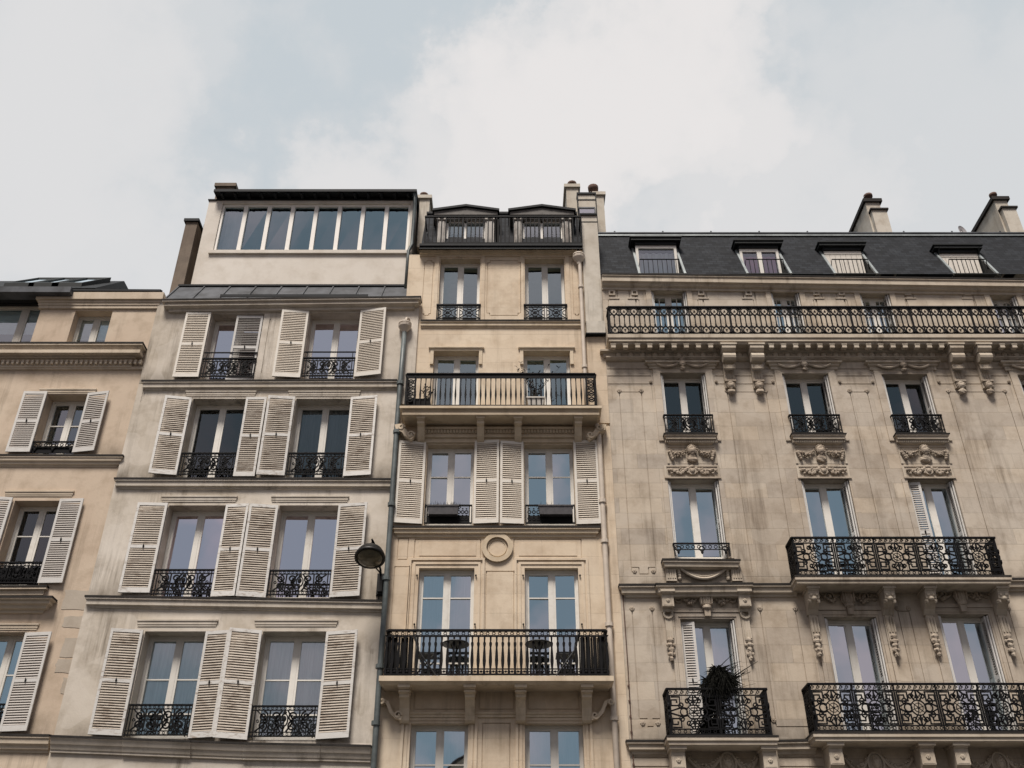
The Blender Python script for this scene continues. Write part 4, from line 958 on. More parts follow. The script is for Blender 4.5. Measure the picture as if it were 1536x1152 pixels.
    b = MB(); x0, x1 = PX(867,300,1.4), PX(893,300,1.4); zt = P(880,292,1.4)[1]; zz = PZ(330); b.box(x0,x1,1.4,2.6,zz,zt); b.box(x0-.03,x1+.03,1.36,2.7,zt,zt+.06,1); b.box(x0-.02,x1+.02,1.385,1.4,zt-.22,zt-.19,1); b.box(x0-.03,x0,1.37,1.42,zz,zt,1); b.box(x1,x1+.03,1.37,1.42,zz,zt,1)
    o = s.part('roof_hut', b, [M['stack'], M['zincd']])
    b = MB(); xw0, xw1 = x0+.02, x1-.06; zw = P(880,324,1.3)[1]; zv = P(880,313,1.3)[1]; b.box(xw0,xw1,1.3,1.32,zw,zv); b.build('hut_window', M['glassr'], o)
    b = MB(); b.box(xw0-.03,xw1+.03,1.28,1.42,zv,zv+.05); b.box(xw1,xw1+.04,1.28,1.42,zw,zv); b.build('hut_frame', M['zinc'], o)
    # ---- cream drainpipes at the right edge
    yp = -.1; xq = XPW-.09
    z_ = lambda y: P(880,y,yp)[1]
    pipe(s, [(xq-.02,yp,z_(372)),(xq-.02,yp,z_(385)),(xq,yp,z_(400)),(xq,yp,z_(480)),(xq,yp,z_(560)),(xq+.0,yp,zs4+.02)], .05, M['pipec'], [(xq,yp,z_(430)),(xq,yp,z_(550))], (xq-.02,yp,z_(397),M['pipec']))
    xq2 = av(PX(900,640,yp),PX(913,980,yp))
    pipe(s, [(xq+.1,yp-.05,z_(622)),(xq+.12,yp-.02,z_(628)),(xq2,yp,z_(642)),(xq2,yp,z_(760)),(xq2+.0,yp,z_(1000)),(xq2+.02,yp,0)], .06, M['pipec'], [(xq2,yp,z_(y)) for y in (645,752,812,937,1078)])
    # ---- chairs and tables on the lower balcony
    def chair(x, face, label):
        z = zs2+.02; y = -.33; t = thing('folding_chair', (x,y,z), label, 'chair', 'folding chairs on the baluster balcony')
        f = face; b = MB()
        for i in range(5): b.box(x-.19,x+.19,y-.19+.08*i,y-.13+.08*i,z+.44,z+.46)
        b.build('seat', M['chair'], t)
        b = MB()
        for k, zz in enumerate((.62,.72,.82)): xx = x-f*(.2+.04*k); b.box(xx-.012,xx+.012,y-.2,y+.2,z+zz,z+zz+.06)
        b.build('backrest', M['chair'], t)
        for q in (-.2,.2):
            b = MB(); b.tube([(x+f*.2,y+q,z),(x-f*.17,y+q,z+.5),(x-f*.3,y+q,z+.92)],.016,6); b.build('leg', M['chair'], t)
            b = MB(); b.tube([(x-f*.22,y+q*.85,z),(x+f*.17,y+q*.85,z+.45)],.016,6); b.build('leg', M['chair'], t)
    chair(PX(641,985,-.33), 1, 'black slatted folding chair behind the balusters, nearer the grey drainpipe'); chair(PX(848,985,-.33), -1, 'black slatted folding chair behind the balusters, nearer the cream drainpipe')
    for x, lb in ((PX(683,985,-.3),'small black round table beside the folding chair nearer the grey drainpipe'),(PX(808,985,-.3),'small black round table beside the folding chair nearer the cream drainpipe')):
        z = zs2+.02; t = thing('bistro_table', (x,-.32,z), lb, 'table', 'bistro tables on the baluster balcony')
        b = MB(); b.lathe(x,-.32,z+.68,[(0,0),(.27,0),(.28,.015),(.27,.03),(0,.03)],18); b.build('table_top', M['chair'], t)
        for a in range(3):
            b = MB(); q = a*2*pi/3+.4; b.tube([(x+.22*cos(q),-.32+.2*sin(q),z),(x-.1*cos(q),-.32-.1*sin(q),z+.68)],.013,6); b.build('leg', M['chair'], t)
    # ---- plants on the upper balcony
    def shrub(x, y, z, hgt, spread, n, label, pot, potm, leaf):
        t = thing('potted_plant', (x,y,z), label, 'plant', 'potted plants on the upper balcony')
        b = MB(); w, ph = pot; b.hexa([(x-w*.8,y-w*.8,z),(x+w*.8,y-w*.8,z),(x+w*.8,y+w*.8,z),(x-w*.8,y+w*.8,z),(x-w,y-w,z+ph),(x+w,y-w,z+ph),(x+w,y+w,z+ph),(x-w,y+w,z+ph)]); b.box(x-w-.015,x+w+.015,y-w-.015,y+w+.015,z+ph-.03,z+ph+.002); b.build('pot', potm, t)
        st = MB(); lf = MB()
        for i in range(n):
            a = R.uniform(0,2*pi); q = R.uniform(.25,1)*spread; hh = R.uniform(.6,1)*hgt; pts = []
            for k in range(6):
                u = k/5; pts.append((x+cos(a)*q*u**1.4+R.uniform(-.015,.015), y+sin(a)*q*.35*u, z+ph+hh*u))
            st.tube(pts, [.009*(1-.7*k/5) for k in range(6)], 5)
            for k in range(1,6):
                for m_ in range(3):
                    p = pts[k]; dx, dy, dz = R.uniform(-.07,.07), R.uniform(-.05,.05), R.uniform(-.03,.08); 
                    lf.add([p,(p[0]+dx*.5+.018,p[1]+dy,p[2]+dz*.5),(p[0]+dx,p[1]+dy,p[2]+dz),(p[0]+dx*.5-.018,p[1]+dy*.5,p[2]+dz*.5+.01)],[(0,1,2,3)])
        st.build('stems', M['twig'], t); lf.build('leaves', leaf, t)
    z = zs4+.01
    shrub(PX(641,590,-.3),-.32,z,.55,.16,7,'small leggy pot plant near the left end of the upper balcony',(.09,.15),M['boxg'],M['leafd'])
    shrub(PX(803,590,-.3),-.32,z,1.0,.75,12,'tall straggly plant in a pale square planter rising above the upper balcony rail',(.2,.28),M['potw'],M['leafd'])
    t = thing('trough_planter', (sl4+.4,-.35,z), 'low dark planter box standing in the left corner of the upper balcony', 'planter')
    b = MB(); x0 = sl4+.17; b.hexa([(x0+.02,-.48,z),(x0+.46,-.48,z),(x0+.46,-.2,z),(x0+.02,-.2,z),(x0,-.5,z+.22),(x0+.5,-.5,z+.22),(x0+.5,-.18,z+.22),(x0,-.18,z+.22)]); b.build('trough', M['ironb'], t)
    b = MB(); b.box(x0-.01,x0+.51,-.51,-.17,z+.215,z+.24); b.build('rim', M['ironb'], t)
    return s
house_cream()
# ================================================================== 4: stone house with carved ornament
def house_stone():
    s = Bld('wide ashlar stone house with carved garlands, black ironwork balconies and a slate mansard roof', XB34, XR, -.03, PZ(420), M['b4'], M['b4t'])
    Y = s.Y; T = s.trim; BX = MB
    def shutters_in(rc, left=True, right=True, lou=False):
        xa, xb, za, zb = rc; mats = ('shutterg','slatg')
        for on, x, sg in ((left,xa,1),(right,xb,-1)):
            if not on: continue
            for k in range(2):
                b = BX(); x0 = x+sg*(.012+.038*k); b.xf = lambda u,d,v: (x0+sg*d, Y+.015+.04*k+u, za+.03+v)
                w, h = .20, zb-za-.06
                b.box(0,.035,0,.028,0,h); b.box(w-.035,w,0,.028,0,h)
                for z0,z1 in ((0,.1),(h*.5-.04,h*.5+.04),(h-.08,h)): b.box(.035,w-.035,.002,.026,z0,z1)
                z = .12
                while z < h-.1: b.hexa([(.035,.024,z),(w-.035,.024,z),(w-.035,.004,z+.03),(.035,.004,z+.03),(.035,.024,z+.009),(w-.035,.024,z+.009),(w-.035,.004,z+.039),(.035,.004,z+.039)],1); z += .05
                b.xf = None; s.part('shutter', b, [M[mats[0]], M[mats[1]]])
    # ---- sixth floor behind the long balcony
    pj = .46; zs6 = P(1200,502,-pj)[1]; xb0 = PX(911,503,-pj-.0)
    f6 = [(976,1029,435),(1155,1198,438),(1288,1333,440),(1483,1523,443)]
    for a in f6:
        rc0 = s.rect(a[0],a[1],a[2],a[0],a[1],a[2]+20); sl = 0
        xa, xb = PX(a[0],a[2],Y), PX(a[1],a[2],Y); rc = (xa, xb, zs6-.02, P(a[0],a[2],Y)[1])
        s.window(rc, mun=(.36,), vm=1, glass='glassr', dep=.22, curt='curtain', cs=.6)
        shutters_in(rc)
        for x0,x1 in ((xa-.13,xa-.0),(xb+.0,xb+.13)): s.r.append((x0,x1,zs6,rc[3]+.0,-.03))
        s.r.append((xa-.42,xa-.38,zs6,s.z1-.05,.025)); s.r.append((xb+.38,xb+.42,zs6,s.z1-.05,.025))
    zt, zb = PZ(436,Y), PZ(492,Y)
    for l, r_ in ((912,958),(1046,1129),(1219,1269),(1356,1458)):
        xa, xb = PX(l,445,Y), PX(r_,445,Y); e = .2
        s.groove(xa+e, xb-e, zb, zt+.02, .02, .022, 'T'); s.groove(xa, xb, zb, zt-.28, .02, .022, 'LR')
        for x, sg in ((xa+.02,1),(xb-.02,-1)):
            q = sorted((x, x+sg*.16)); s.r.append((q[0],q[1],zt-.16,zt,-.035)); s.r.append((q[0]+.04,q[1]-.04,zt-.12,zt-.04,.02)); q2 = sorted((x, x+sg*.26)); s.r.append((q2[0],q2[1],zt-.27,zt-.23,-.02)); q3 = sorted((x+sg*.2, x+sg*.23)); s.r.append((q3[0],q3[1],zt-.24,zt-.0,.022))
    s.ledge('cornice', 903, 410.5, 1700, 421, [(0,0),(.22,0),(.22,-.05),(.19,-.07),(.19,-.2),(.13,-.22),(.1,-.27),(.04,-.3),(.04,-.36),(0,-.37)], False, False)
    # long balcony
    b = BX(); prof = [(0,0),(0,-.10),(.03,-.115),(.03,-.19),(.07,-.2),(.09,-.24)]
    b.moulding(xb0+pj, XR+.5, zs6, zs6, [(0,0)]+[(pj-o,z) for o,z in prof]+[(0,-.24)], Y, True, False)
    bal = s.part('balcony', b, T)
    h6 = P(1200,461,-pj+.06)[1]-zs6
    b = place(rail_petal, xb0+.08, Y-pj+.08, zs6+.015, XR-xb0, h6, pitch=.245); side(b, rail_petal, xb0+.08, Y-pj+.1, Y, zs6+.015, h6); b.build('railing', M['iron'], bal)
    zu = zs6-.24
    big = [PX(p,528,-.3) for p in (1092,1134,1433,1474)]
    x = PX(920,520,-.4); st = .292; xs = []
    while x < XR: xs.append(x); x += st
    for x in xs:
        if min(abs(x-q) for q in big) > .24: b = BX(); b.box(x-.056,x+.056,Y-pj+.07,Y-pj+.19,zu-.105,zu+.002); b.box(x-.068,x+.068,Y-pj+.06,Y-pj+.2,zu-.025,zu+.001); b.build('modillion', T, bal)
    # frieze with bosses
    zf = P(1200,528,-.12)[1]; zg = P(1200,537.5,-.06)[1]
    b = BX(); b.moulding(XB34+.03, XR, zu+.0, zu+.0, [(0,0),(.17,0),(.17,-.05),(.09,-.07),(.08,zg-zu),(0,zg-zu)], Y, True, False)
    b.moulding(XB34, XR, zg, zg, [(0,0),(.13,0),(.13,-.03),(.1,-.05),(.06,-.08),(0,-.09)], Y, False, False)
    zc = (zu-.08+zg)/2+.0
    for x in xs:
        q = x+st/2
        if min(abs(q-w) for w in big) > .17:
            b.blob((q,Y-.095,zc),(.075,.05,.08),10,6); b.ring(q,zc,.105,.02,.03,Y-.09,14)
            b.box(q+st/2-.03,q+st/2+.03,Y-.1,Y-.07,zg+.02,zu-.09)
    s.part('frieze', b, T)
    for x in big:
        b = BX(); w = .33
        b.prismx([(Y,zu),(Y-.42,zu),(Y-.42,zu-.13),(Y-.38,zu-.17),(Y-.34,zu-.2),(Y,zu-.2)], x-w/2, x+w/2); b.box(x-w/2-.03,x+w/2+.03,Y-.44,Y,zu-.04,zu+.003)
        b.xf = None; c = [(Y-.27+.12*cos(i*pi/6), zu-.32+.115*sin(i*pi/6)) for i in range(12)]; b.prismx(c, x-w*.46, x+w*.46); b.prismx([(Y,zu-.2),(Y-.26,zu-.2),(Y-.26,zu-.44),(Y-.1,zu-.46),(Y-.07,zu-1.05),(Y,zu-1.05)], x-w*.38, x+w*.38)
        for k in range(3): b.tube([(x-w*.4+w*.8*t/8, Y-.2-.02*k*0-.05*sin(pi*t/8), zu-.5-.035*k-.05*sin(pi*t/8)) for t in range(9)], .03, 6)
        for k in range(4): b.box(x-w*.3+k*w*.17,x-w*.3+k*w*.17+.02,Y-.1,Y-.05,zu-.86,zu-.62)
        b.dm = 1; head(b, x, zu-1.0, Y-.08, .12); b.blob((x,Y-.09,zu-1.17),(.1,.07,.07),8,5,0,.15); b.box(x-.13,x+.13,Y-.14,Y-.02,zu-.90,zu-.86)
        s.part('bracket', b, [T, M['carved']])
    # ---- rusticated lines and panels between bays
    zl = [PZ(y,Y) for y in (554,562.5,570,576)]
    r4 = [(988,1058,560,1001,1069,656),(1173,1242,561,1188,1261,656),(1322,1390,562,1343,1415,656),(1527,1600,563,1553,1630,656)]
    R4 = [s.rect(*a) for a in r4]
    edges = [XB34]+sum([[rc[0]-.2,rc[1]+.2] for rc in R4],[])
    for i in range(0,len(edges)-1,2):
        for z in (PZ(553.5,Y),PZ(564,Y),PZ(576,Y)): s.r.append((edges[i]+.02,edges[i+1]-.02,z-.013,z+.013,.025))
    zp1, zp0 = PZ(588,Y), PZ(858,Y)
    orn = s; panels = []
    for l, r_ in ((929,962),(1091,1149),(1275,1301),(1423,1508)):
        xa, xb = PX(l,590,Y), PX(r_,590,Y); panels.append((xa,xb)); s.groove(xa,xb,zp0,zp1,.02,.025,'LRT' if r_ != 962 else 'LRT')
        for x in (xa,xb): rosette(orn, x, zp1+.03, Y, .085)
    xa, xb = panels[0]; zq = PZ(851,Y)
    s.groove(xa+.16,xb-.16,zq-.15,zq,.02,.025,'B'); s.r += [(xa-.01,xa+.16,zq-.01,zq+.01,.025),(xb-.16,xb+.01,zq-.01,zq+.01,.025),(xa+.15,xa+.17,zq-.15,zq,.025),(xb-.17,xb-.15,zq-.15,zq,.025)]
    for x in (xa+.06,xb-.06): rosette(orn, x, zq-.09, Y, .075)
    for rc in R4:
        for sg, x in ((-1,rc[0]),(1,rc[1])): rosette(orn, x+sg*.24, PZ(573,Y), Y-.02, .06)
    # ---- fourth floor windows
    for i, (rc, a) in enumerate(zip(R4, r4)):
        s.window(rc, glass='glassd', dep=.26); shutters_in(rc)
        xa, xb, za, zb = rc
        for q0,q1 in ((xa-.17,xa),(xb,xb+.17)): s.r.append((q0,q1,za-.1,zb+.1,-.035))
        s.r.append((xa-.17,xb+.17,zb,zb+.14,-.035))
        b = BX(); zt_ = P(1000,541.5,-.15)[1]
        b.moulding(xa-.2, xb+.2, zt_, zt_, [(0,0),(.15,0),(.15,-.04),(.09,-.06),(.09,-.10),(.05,-.12),(.05,zb+.11-zt_),(0,zb+.1-zt_)], Y)
        xm = (xa+xb)/2; zz = zb+.22; b.dm = 1
        drape(b, xa-.08, xm-.1, zz+.0, .09, Y-.06); drape(b, xm+.1, xb+.08, zz+.0, .09, Y-.06); head(b, xm, zz+.0, Y-.09, .105); b.blob((xm,Y-.1,zz+.15),(.09,.05,.06),8,5,0,.2); b.blob((xm,Y-.09,zz-.13),(.07,.05,.05),8,5,0,.2)
        s.part('carved_lintel', b, [T, M['carved']])
        # railing, sill, mask panel
        b = place(rail_scroll, xa-.03, Y-.12, za+.02, xb-xa+.06, .52)
        for x in (xa-.03, xb+.03): b.box(x-.01,x+.01,Y-.12,Y,za+.5,za+.54); b.box(x-.01,x+.01,Y-.12,Y,za+.03,za+.06)
        s.part('window_railing', b, M['iron'])
        b = BX(); pr = [(0,0),(.18,0),(.18,-.05),(.15,-.06),(.15,-.12),(.10,-.13),(.09,-.2),(.04,-.22),(0,-.22)]
        b.moulding(xa+.12, xb-.12, za, za, pr, Y); b.moulding(xa+.12, xb-.12, za, za, [(0,.02),(.2,.008),(.2,-.015),(.17,-.015)], Y, True, True, 1)
        x = xa-.05
        while x < xb+.05: b.box(x,x+.02,Y-.115,Y-.08,za-.19,za-.135); x += .042
        s.part('window_sill', b, [T, M['flash']])
        if i < 3:
            b = BX(); w = xb-xa; zz = za-.22
            b.relief(xa-.03,xb+.03,zz-.47,zz,Y-.02,[(xa+.02,xb-.02,zz-.47,zz-.05,.015)]); 
            b.dm = 1; head(b, xm, zz-.17, Y-.06, .13); b.blob((xm,Y-.04,zz-.37),(.13,.07,.09),8,5,0,.15); b.blob((xm,Y-.05,zz-.3),(.09,.06,.05),8,5)
            for sg in (-1,1):
                garland(b, xm+sg*.14, xm+sg*w*.47, zz-.14, .12, Y-.03, .05, 11)
                for k in range(4): b.blob((xm+sg*w*(.46-.015*k),Y-.05,zz-.2-.055*k),(.055-.006*k,.05,.045),6,4,0,.15)
            s.part('carved_panel', b, [T, M['carved']])
    # ---- third floor
    zs3 = P(1350,865,-.5)[1]
    r3 = [(1001,1078,719,1012,1092,838),(1201,1274,719,1214,1288,800),(1360,1430,719,1379,1450,800)]
    R3 = [s.rect(*a) for a in r3]
    for i, rc in enumerate(R3):
        if i: rc = (rc[0],rc[1],zs3-.02,rc[3])
        s.window(rc, glass='glassr', dep=.26); 
        if i == 2: shutters_in(rc, False, True); s.shut(rc[0]+.02, rc[0]+.30, rc[2]+.05, rc[3]-.04, 10, 'L', ('shutterg','slatg'), -.12)
        else: shutters_in(rc)
        xa, xb, za, zb = rc; xm = (xa+xb)/2
        for q0,q1 in ((xa-.12,xa),(xb,xb+.12)): s.r.append((q0,q1,za,zb+.0,-.03))
        b = BX(); zt_ = zb+.34
        b.relief(xa-.05,xb+.05,zb-.0,zt_,Y-.03,[(xa,xb,zb+.05,zt_-.03,.02)])
        b.dm = 1; acanthus(b, xa+.02, xb-.02, zb+.18, .26, Y-.03, 9); b.box(xa-.06,xb+.06,Y-.06,Y+.02,zb+.0,zb+.035)
        s.part('carved_lintel', b, [T, M['carved']])
    rc = R3[0]; xa, xb, za, zb = rc
    b = place(rail_small, xa-.02, Y-.1, za+.02, xb-xa+.06, .30)
    for x in (xa-.02, xb+.04): b.box(x-.01,x+.01,Y-.1,Y,za+.29,za+.32)
    s.part('window_railing', b, M['iron'])
    s.ledge('window_sill', 994, 839, 1110, 840, [(0,0),(.2,0),(.2,-.05),(.17,-.07),(.16,-.14),(.05,-.17),(0,-.17)], True, True)
    b = BX(); xm = (xa+xb)/2; zt_ = PZ(853,Y); zb_ = PZ(873,Y)
    drape(b, xa+.1, xb-.1, zt_-.03, .22, Y-.02)
    for x in (xa+.06, xb-.06):
        for k in range(4): b.blob((x,Y-.03,zt_-.05-.06*k),(.045,.04,.045),6,4,0,.15)
    for x in (xa-.12,xb+.12): b.box(x-.11,x+.11,Y-.07,Y,zb_,zt_); [b.box(x-.08+.05*k,x-.055+.05*k,Y-.085,Y,zb_+.06,zt_-.04) for k in range(4)]
    s.part('carved_panel', b, [T, M['carved']])
    # string course at the third floor, break forward over the window
    sc = [(0,0),(.16,0),(.16,-.05),(.12,-.07),(.11,-.16),(.05,-.19),(.04,-.23),(0,-.24)]
    s.ledge('string_course', 929, 877, 1195, 876, sc, True, False); s.ledge('string_course', 1512, 868, 1760, 866, sc, False, False)
    s.ledge('string_course', 984, 876, 1129, 875, [(a+.14 if a else 0,z) for a,z in sc], True, True)
    # ---- balcony of the third floor
    def balcony(xa, xb, zs, proj, h, prof, mod):
        b = BX(); b.moulding(xa+proj, xb-proj, zs, zs, [(0,0)]+[(proj-o,z) for o,z in prof]+[(0,prof[-1][1])], Y)
        b.moulding(xa+proj, xb-proj, zs+.004, zs+.004, [(0,.01),(proj+.01,.01),(proj+.01,-.02),(proj-.02,-.02)], Y, True, True, 1)
        o = s.part('balcony', b, [T, M['flash']])
        b = place(rail_greek, xa+.09, Y-proj+.08, zs+.015, xb-xa-.18, h, mod=mod)
        for x in (xa+.09, xb-.09): side(b, rail_greek, x, Y-proj+.1, Y, zs+.015, h, mod=.5)
        b.build('railing', M['iron'], o); return o
    pr = [(0,0),(0,-.08),(.03,-.1),(.03,-.15),(.07,-.17)]
    pj3 = .55; xl3, xr3 = PX(1192,866,-pj3), PX(1515,862,-pj3); h3 = P(1350,803,-pj3+.08)[1]-P(1350,862,-pj3+.08)[1]
    zs3 = P(1350,864.5,-pj3)[1]
    bal3 = balcony(xl3, xr3, zs3, pj3, h3, pr, .8)
    zu = zs3-.17
    def drop(b, x, z, n, Y):
        for k in range(n):
            q = .075*(1-.5*k/n); b.blob((x+R.uniform(-.012,.012),Y-.04,z-.095*k),(q,.05,.06),6,4,0,.18)
            if k % 2: b.blob((x-q,Y-.03,z-.095*k),(.03,.03,.04),6,4); b.blob((x+q,Y-.03,z-.095*k),(.03,.03,.04),6,4)
    def lion(b, x, zu, out, w):
        b.prismx([(Y,zu),(Y-out,zu),(Y-out,zu-.07),(Y-out*.92,zu-.1),(Y-out*.85,zu-.24),(Y-out*.6,zu-.33),(Y-.16,zu-.4),(Y-.08,zu-.5),(Y,zu-.5)], x-w/2, x+w/2); b.box(x-w/2-.025,x+w/2+.025,Y-out-.025,Y,zu-.05,zu+.002)
        for q in (-1,1): b.blob((x+q*w*.25,Y-out*.88,zu-.16),(.045,.03,.04),6,4); b.blob((x+q*w*.4,Y-out*.7,zu-.28),(.05,.06,.06),6,4,0,.15)
        b.blob((x,Y-out*.85,zu-.24),(.06,.05,.05),8,5)
        b.box(x-w*.36,x+w*.36,Y-.07,Y,zu-1.0,zu-.5); [b.box(x-w*.28+k*.06,x-w*.28+k*.06+.03,Y-.09,Y,zu-.86,zu-.55) for k in range(3)]
        b.dm = 1; drop(b, x, zu-.95, 5, Y-.05)
    for px in (1217,1330,1391,1499):
        b = BX(); lion(b, PX(px,890,-.25), zu, .42, .22); b.build('bracket', [T, M['carved']], bal3)
    # ---- second floor
    r2 = [(1017,1099,928,1033,1117,1030),(1233,1313,925,1256,1336,1025),(1404,1481,921,1432,1510,1020)]
    pj2 = .55; zs2 = P(1380,1099,-pj2)[1]; zs2a = P(1080,1104.5,-pj2)[1]
    for i, a in enumerate(r2):
        rc = s.rect(*a); rc = (rc[0],rc[1],(zs2a if not i else zs2)-.02,rc[3]); xa, xb, za, zb = rc; xm = (xa+xb)/2
        s.window(rc, glass='glassr', dep=.26, curt='curtain' if not i else None)
        if not i: s.shut(xa+.01, xa+.30, za+.05, zb-.04, 14, 'L', ('shutterg','slatg'), -.14); shutters_in(rc, False, True)
        else: shutters_in(rc)
        for k, e in enumerate((.07,.16)):
            for q0,q1 in ((xa-e-.05,xa-e+.03),(xb+e-.03,xb+e+.05)): s.r.append((q0,q1,za,zb+e,-.02-.02*k))
            s.r.append((xa-e-.05,xb+e+.05,zb+e-.03,zb+e+.05,-.02-.02*k))
        b = BX(); b.dm = 1; zz = zb+.36
        b.blob((xm,Y-.08,zz),(.15,.08,.17),10,6,0,.06); 
        for k in range(-2,3): b.blob((xm+.055*k,Y-.13,zz+.02),(.024,.04,.13),6,5)
        b.blob((xm,Y-.11,zz+.16),(.18,.06,.05),8,5,0,.1); b.blob((xm,Y-.11,zz-.15),(.1,.06,.06),8,5,0,.1); b.box(xm-.06,xm+.06,Y-.12,Y-.02,zb+.02,zz-.12)
        for sg in (-1,1):
            garland(b, xm+sg*.16, xm+sg*.52, zz+.08, .12, Y-.03, .05, 10); b.ring(xm+sg*.36, zz+.06, .09, .03, .06, Y-.03, 12); b.blob((xm+sg*.36,Y-.05,zz+.06),(.05,.04,.05),6,4,0,.2)
            b.path(spiral(xm+sg*.58, zz+.05, .1, .02, pi/2, 1.2*sg, 14), .03, .05, Y-.02)
        s.part('carved_lintel', b, [T, M['carved']])
    for px in (1001,1116):
        b = BX(); x = PX(px,900,-.15); w = .24; zu1 = PZ(888,Y-.1)
        b.prismx([(Y,zu1),(Y-.26,zu1),(Y-.26,zu1-.07),(Y-.2,zu1-.1),(Y-.2,zu1-.34),(Y-.1,zu1-.36),(Y-.08,zu1-.42),(Y,zu1-.42)], x-w/2, x+w/2); b.box(x-w/2-.03,x+w/2+.03,Y-.28,Y,zu1-.05,zu1-.0)
        b.relief(x-w*.4,x+w*.4,zu1-.32,zu1-.12,Y-.205,[(x-w*.3,x+w*.3,zu1-.29,zu1-.15,.015)]); rosette(b,x,zu1-.22,Y-.2,.06)
        b.ring(x,zu1-.46,.09,.04,.08,Y-.05,12); b.box(x-w*.3,x+w*.3,Y-.06,Y,zu1-1.0,zu1-.5); [b.box(x-w*.26+k*.055,x-w*.26+k*.055+.025,Y-.08,Y,zu1-.98,zu1-.8) for k in range(3)]
        b.dm = 1; drop(b, x, zu1-1.02, 5, Y-.03); s.part('bracket', b, [T, M['carved']])
    zp1, zp0 = PZ(917,Y), PZ(1090,Y)
    for l, r_ in ((948,978),(1140,1193),(1346,1363),(1513,1600)):
        xa, xb = PX(l,915,Y), PX(r_,915,Y); s.groove(xa,xb,zp0 if l != 948 else PZ(1078,Y),zp1,.02,.025,'LRT' if l == 1346 else 'LR')
        for x in (xa,xb): rosette(orn, x, zp1+.06, Y, .08)
        if l == 1140: s.groove(xa,xb,zp0,zp1,.02,.025,'B'); [rosette(orn, x, zp0+.12, Y, .08) for x in (xa-.04,xb+.04)]
        if l == 948:
            zq = PZ(1078,Y); s.groove(xa+.16,xb-.16,zq-.15,zq,.02,.025,'B'); s.r += [(xa-.01,xa+.16,zq-.01,zq+.01,.025),(xb-.16,xb+.01,zq-.01,zq+.01,.025)]
            for x in (xa+.06,xb-.06): rosette(orn, x, zq-.09, Y, .075)
    pass
    # lower string and balconies of the second floor
    sc2 = [(0,0),(.14,0),(.14,-.05),(.1,-.07),(.1,-.15),(.04,-.18),(.03,-.23),(0,-.24)]
    s.ledge('string_course', 940, 1111, 1001, 1111, sc2, True, False); s.ledge('string_course', 1166, 1111, 1224, 1110, sc2, False, False)
    bla = balcony(PX(1000,1106,-pj2), PX(1167,1106,-pj2), zs2a, pj2, P(1080,1032,-pj2+.08)[1]-P(1080,1104,-pj2+.08)[1], pr, .85)
    blb = balcony(PX(1219,1100,-pj2), PX(1620,1095,-pj2), zs2, pj2, P(1380,1024,-pj2+.08)[1]-P(1380,1098,-pj2+.08)[1], pr, .8)
    for lst, o, zz in (((1015,1151),bla,zs2a-.17),((1250,1386,1437,1560),blb,zs2-.17)):
        for px in lst:
            b = BX(); x = PX(px,1125,-.3); w = .26; zu = zz
            b.prismx([(Y,zu),(Y-.46,zu),(Y-.46,zu-.06),(Y-.40,zu-.1),(Y-.40,zu-.38),(Y-.3,zu-.44),(Y-.2,zu-.5),(Y-.12,zu-.9),(Y,zu-.9)], x-w/2, x+w/2); b.box(x-w/2-.03,x+w/2+.03,Y-.48,Y,zu-.05,zu+.002)
            b.relief(x-w*.42,x+w*.42,zu-.36,zu-.12,Y-.405,[(x-w*.32,x+w*.32,zu-.33,zu-.15,.018)]); rosette(b,x,zu-.24,Y-.4,.07); b.build('bracket', T, o)
    for l, r_, m_ in ((1030,1137,1091),(1265,1370,1312),(1447,1550,1497)):
        b = BX(); x = PX(m_,1140,Y); z = PZ(1146,Y); xa, xb = PX(l,1140,Y), PX(r_,1140,Y)
        b.ring(x,z,.15,.035,.07,Y-.03,20,0,.2); b.blob((x,Y-.02,z),(.14,.05,.19),12,8); head(b,x,z,Y-.05,.1)
        garland(b,xa+.05,x-.16,z+.15,.22,Y-.02,.05,12); garland(b,x+.16,xb-.05,z+.15,.22,Y-.02,.05,12); drape(b,xa+.02,x-.14,z+.1,.22,Y); drape(b,x+.14,xb-.02,z+.1,.22,Y)
        s.part('carved_panel', b, [T, M['carved']])
    for a in ((1048,1128,1190,1052,1133,1320),(1270,1352,1190,1290,1372,1320),(1450,1532,1190,1480,1562,1320)):
        rc = s.rect(*a); s.window(rc, glass='glassr', dep=.26)
    for z in (PZ(1136,Y),PZ(1150,Y),PZ(1170,Y)): s.r.append((XB34+.03,PX(1005,1150,Y),z-.013,z+.013,.025)); s.r.append((PX(1170,1150,Y),PX(1235,1150,Y),z-.013,z+.013,.025))
    for k in range(4): s.r.append((XB34+1.2+2.6*k,XB34+2.7+2.6*k,.1,2.7,None))
    s.finish(.34)
    b = BX(); xk = XB34+.05; b.tube([(xk,Y-.02,PZ(889,Y)),(xk+.01,Y-.02,PZ(1000,Y)),(xk,Y-.02,PZ(1111,Y)),(xk,Y-.02,2.0)],.011,6)
    for k in range(18): b.box(xk-.02,xk+.02,Y-.03,Y,2.2+.3*k,2.23+.3*k)
    s.part('cable', b, M['pot'])
    # ---- mansard
    z0 = PZ(412); zr = P(1200,353,1.15)[1]; Yr0 = -.03; k = (1.15-Yr0)/(zr-z0)
    dl = [(951,1014,357,'curtain'),(1106,1166,362,'pink'),(1232,1290,365,None),(1404,1464,369,None)]
    rects = []; Yd = .5; wins = []
    for l, r_, yt, c in dl:
        xa, xb = PX(l,yt+10,.55), PX(r_,yt+10,.55); zt = P(l,yt,.28)[1]+.02; rects.append((xa,xb,z0+.03,zt,None)); wins.append((xa,xb,P(l,yt+12,Yd)[1],c))
    b = BX(); xe = PX(1528,350,1.1)
    b.relief(XB34, XR, z0, zr, Yr0, rects, k, .0)
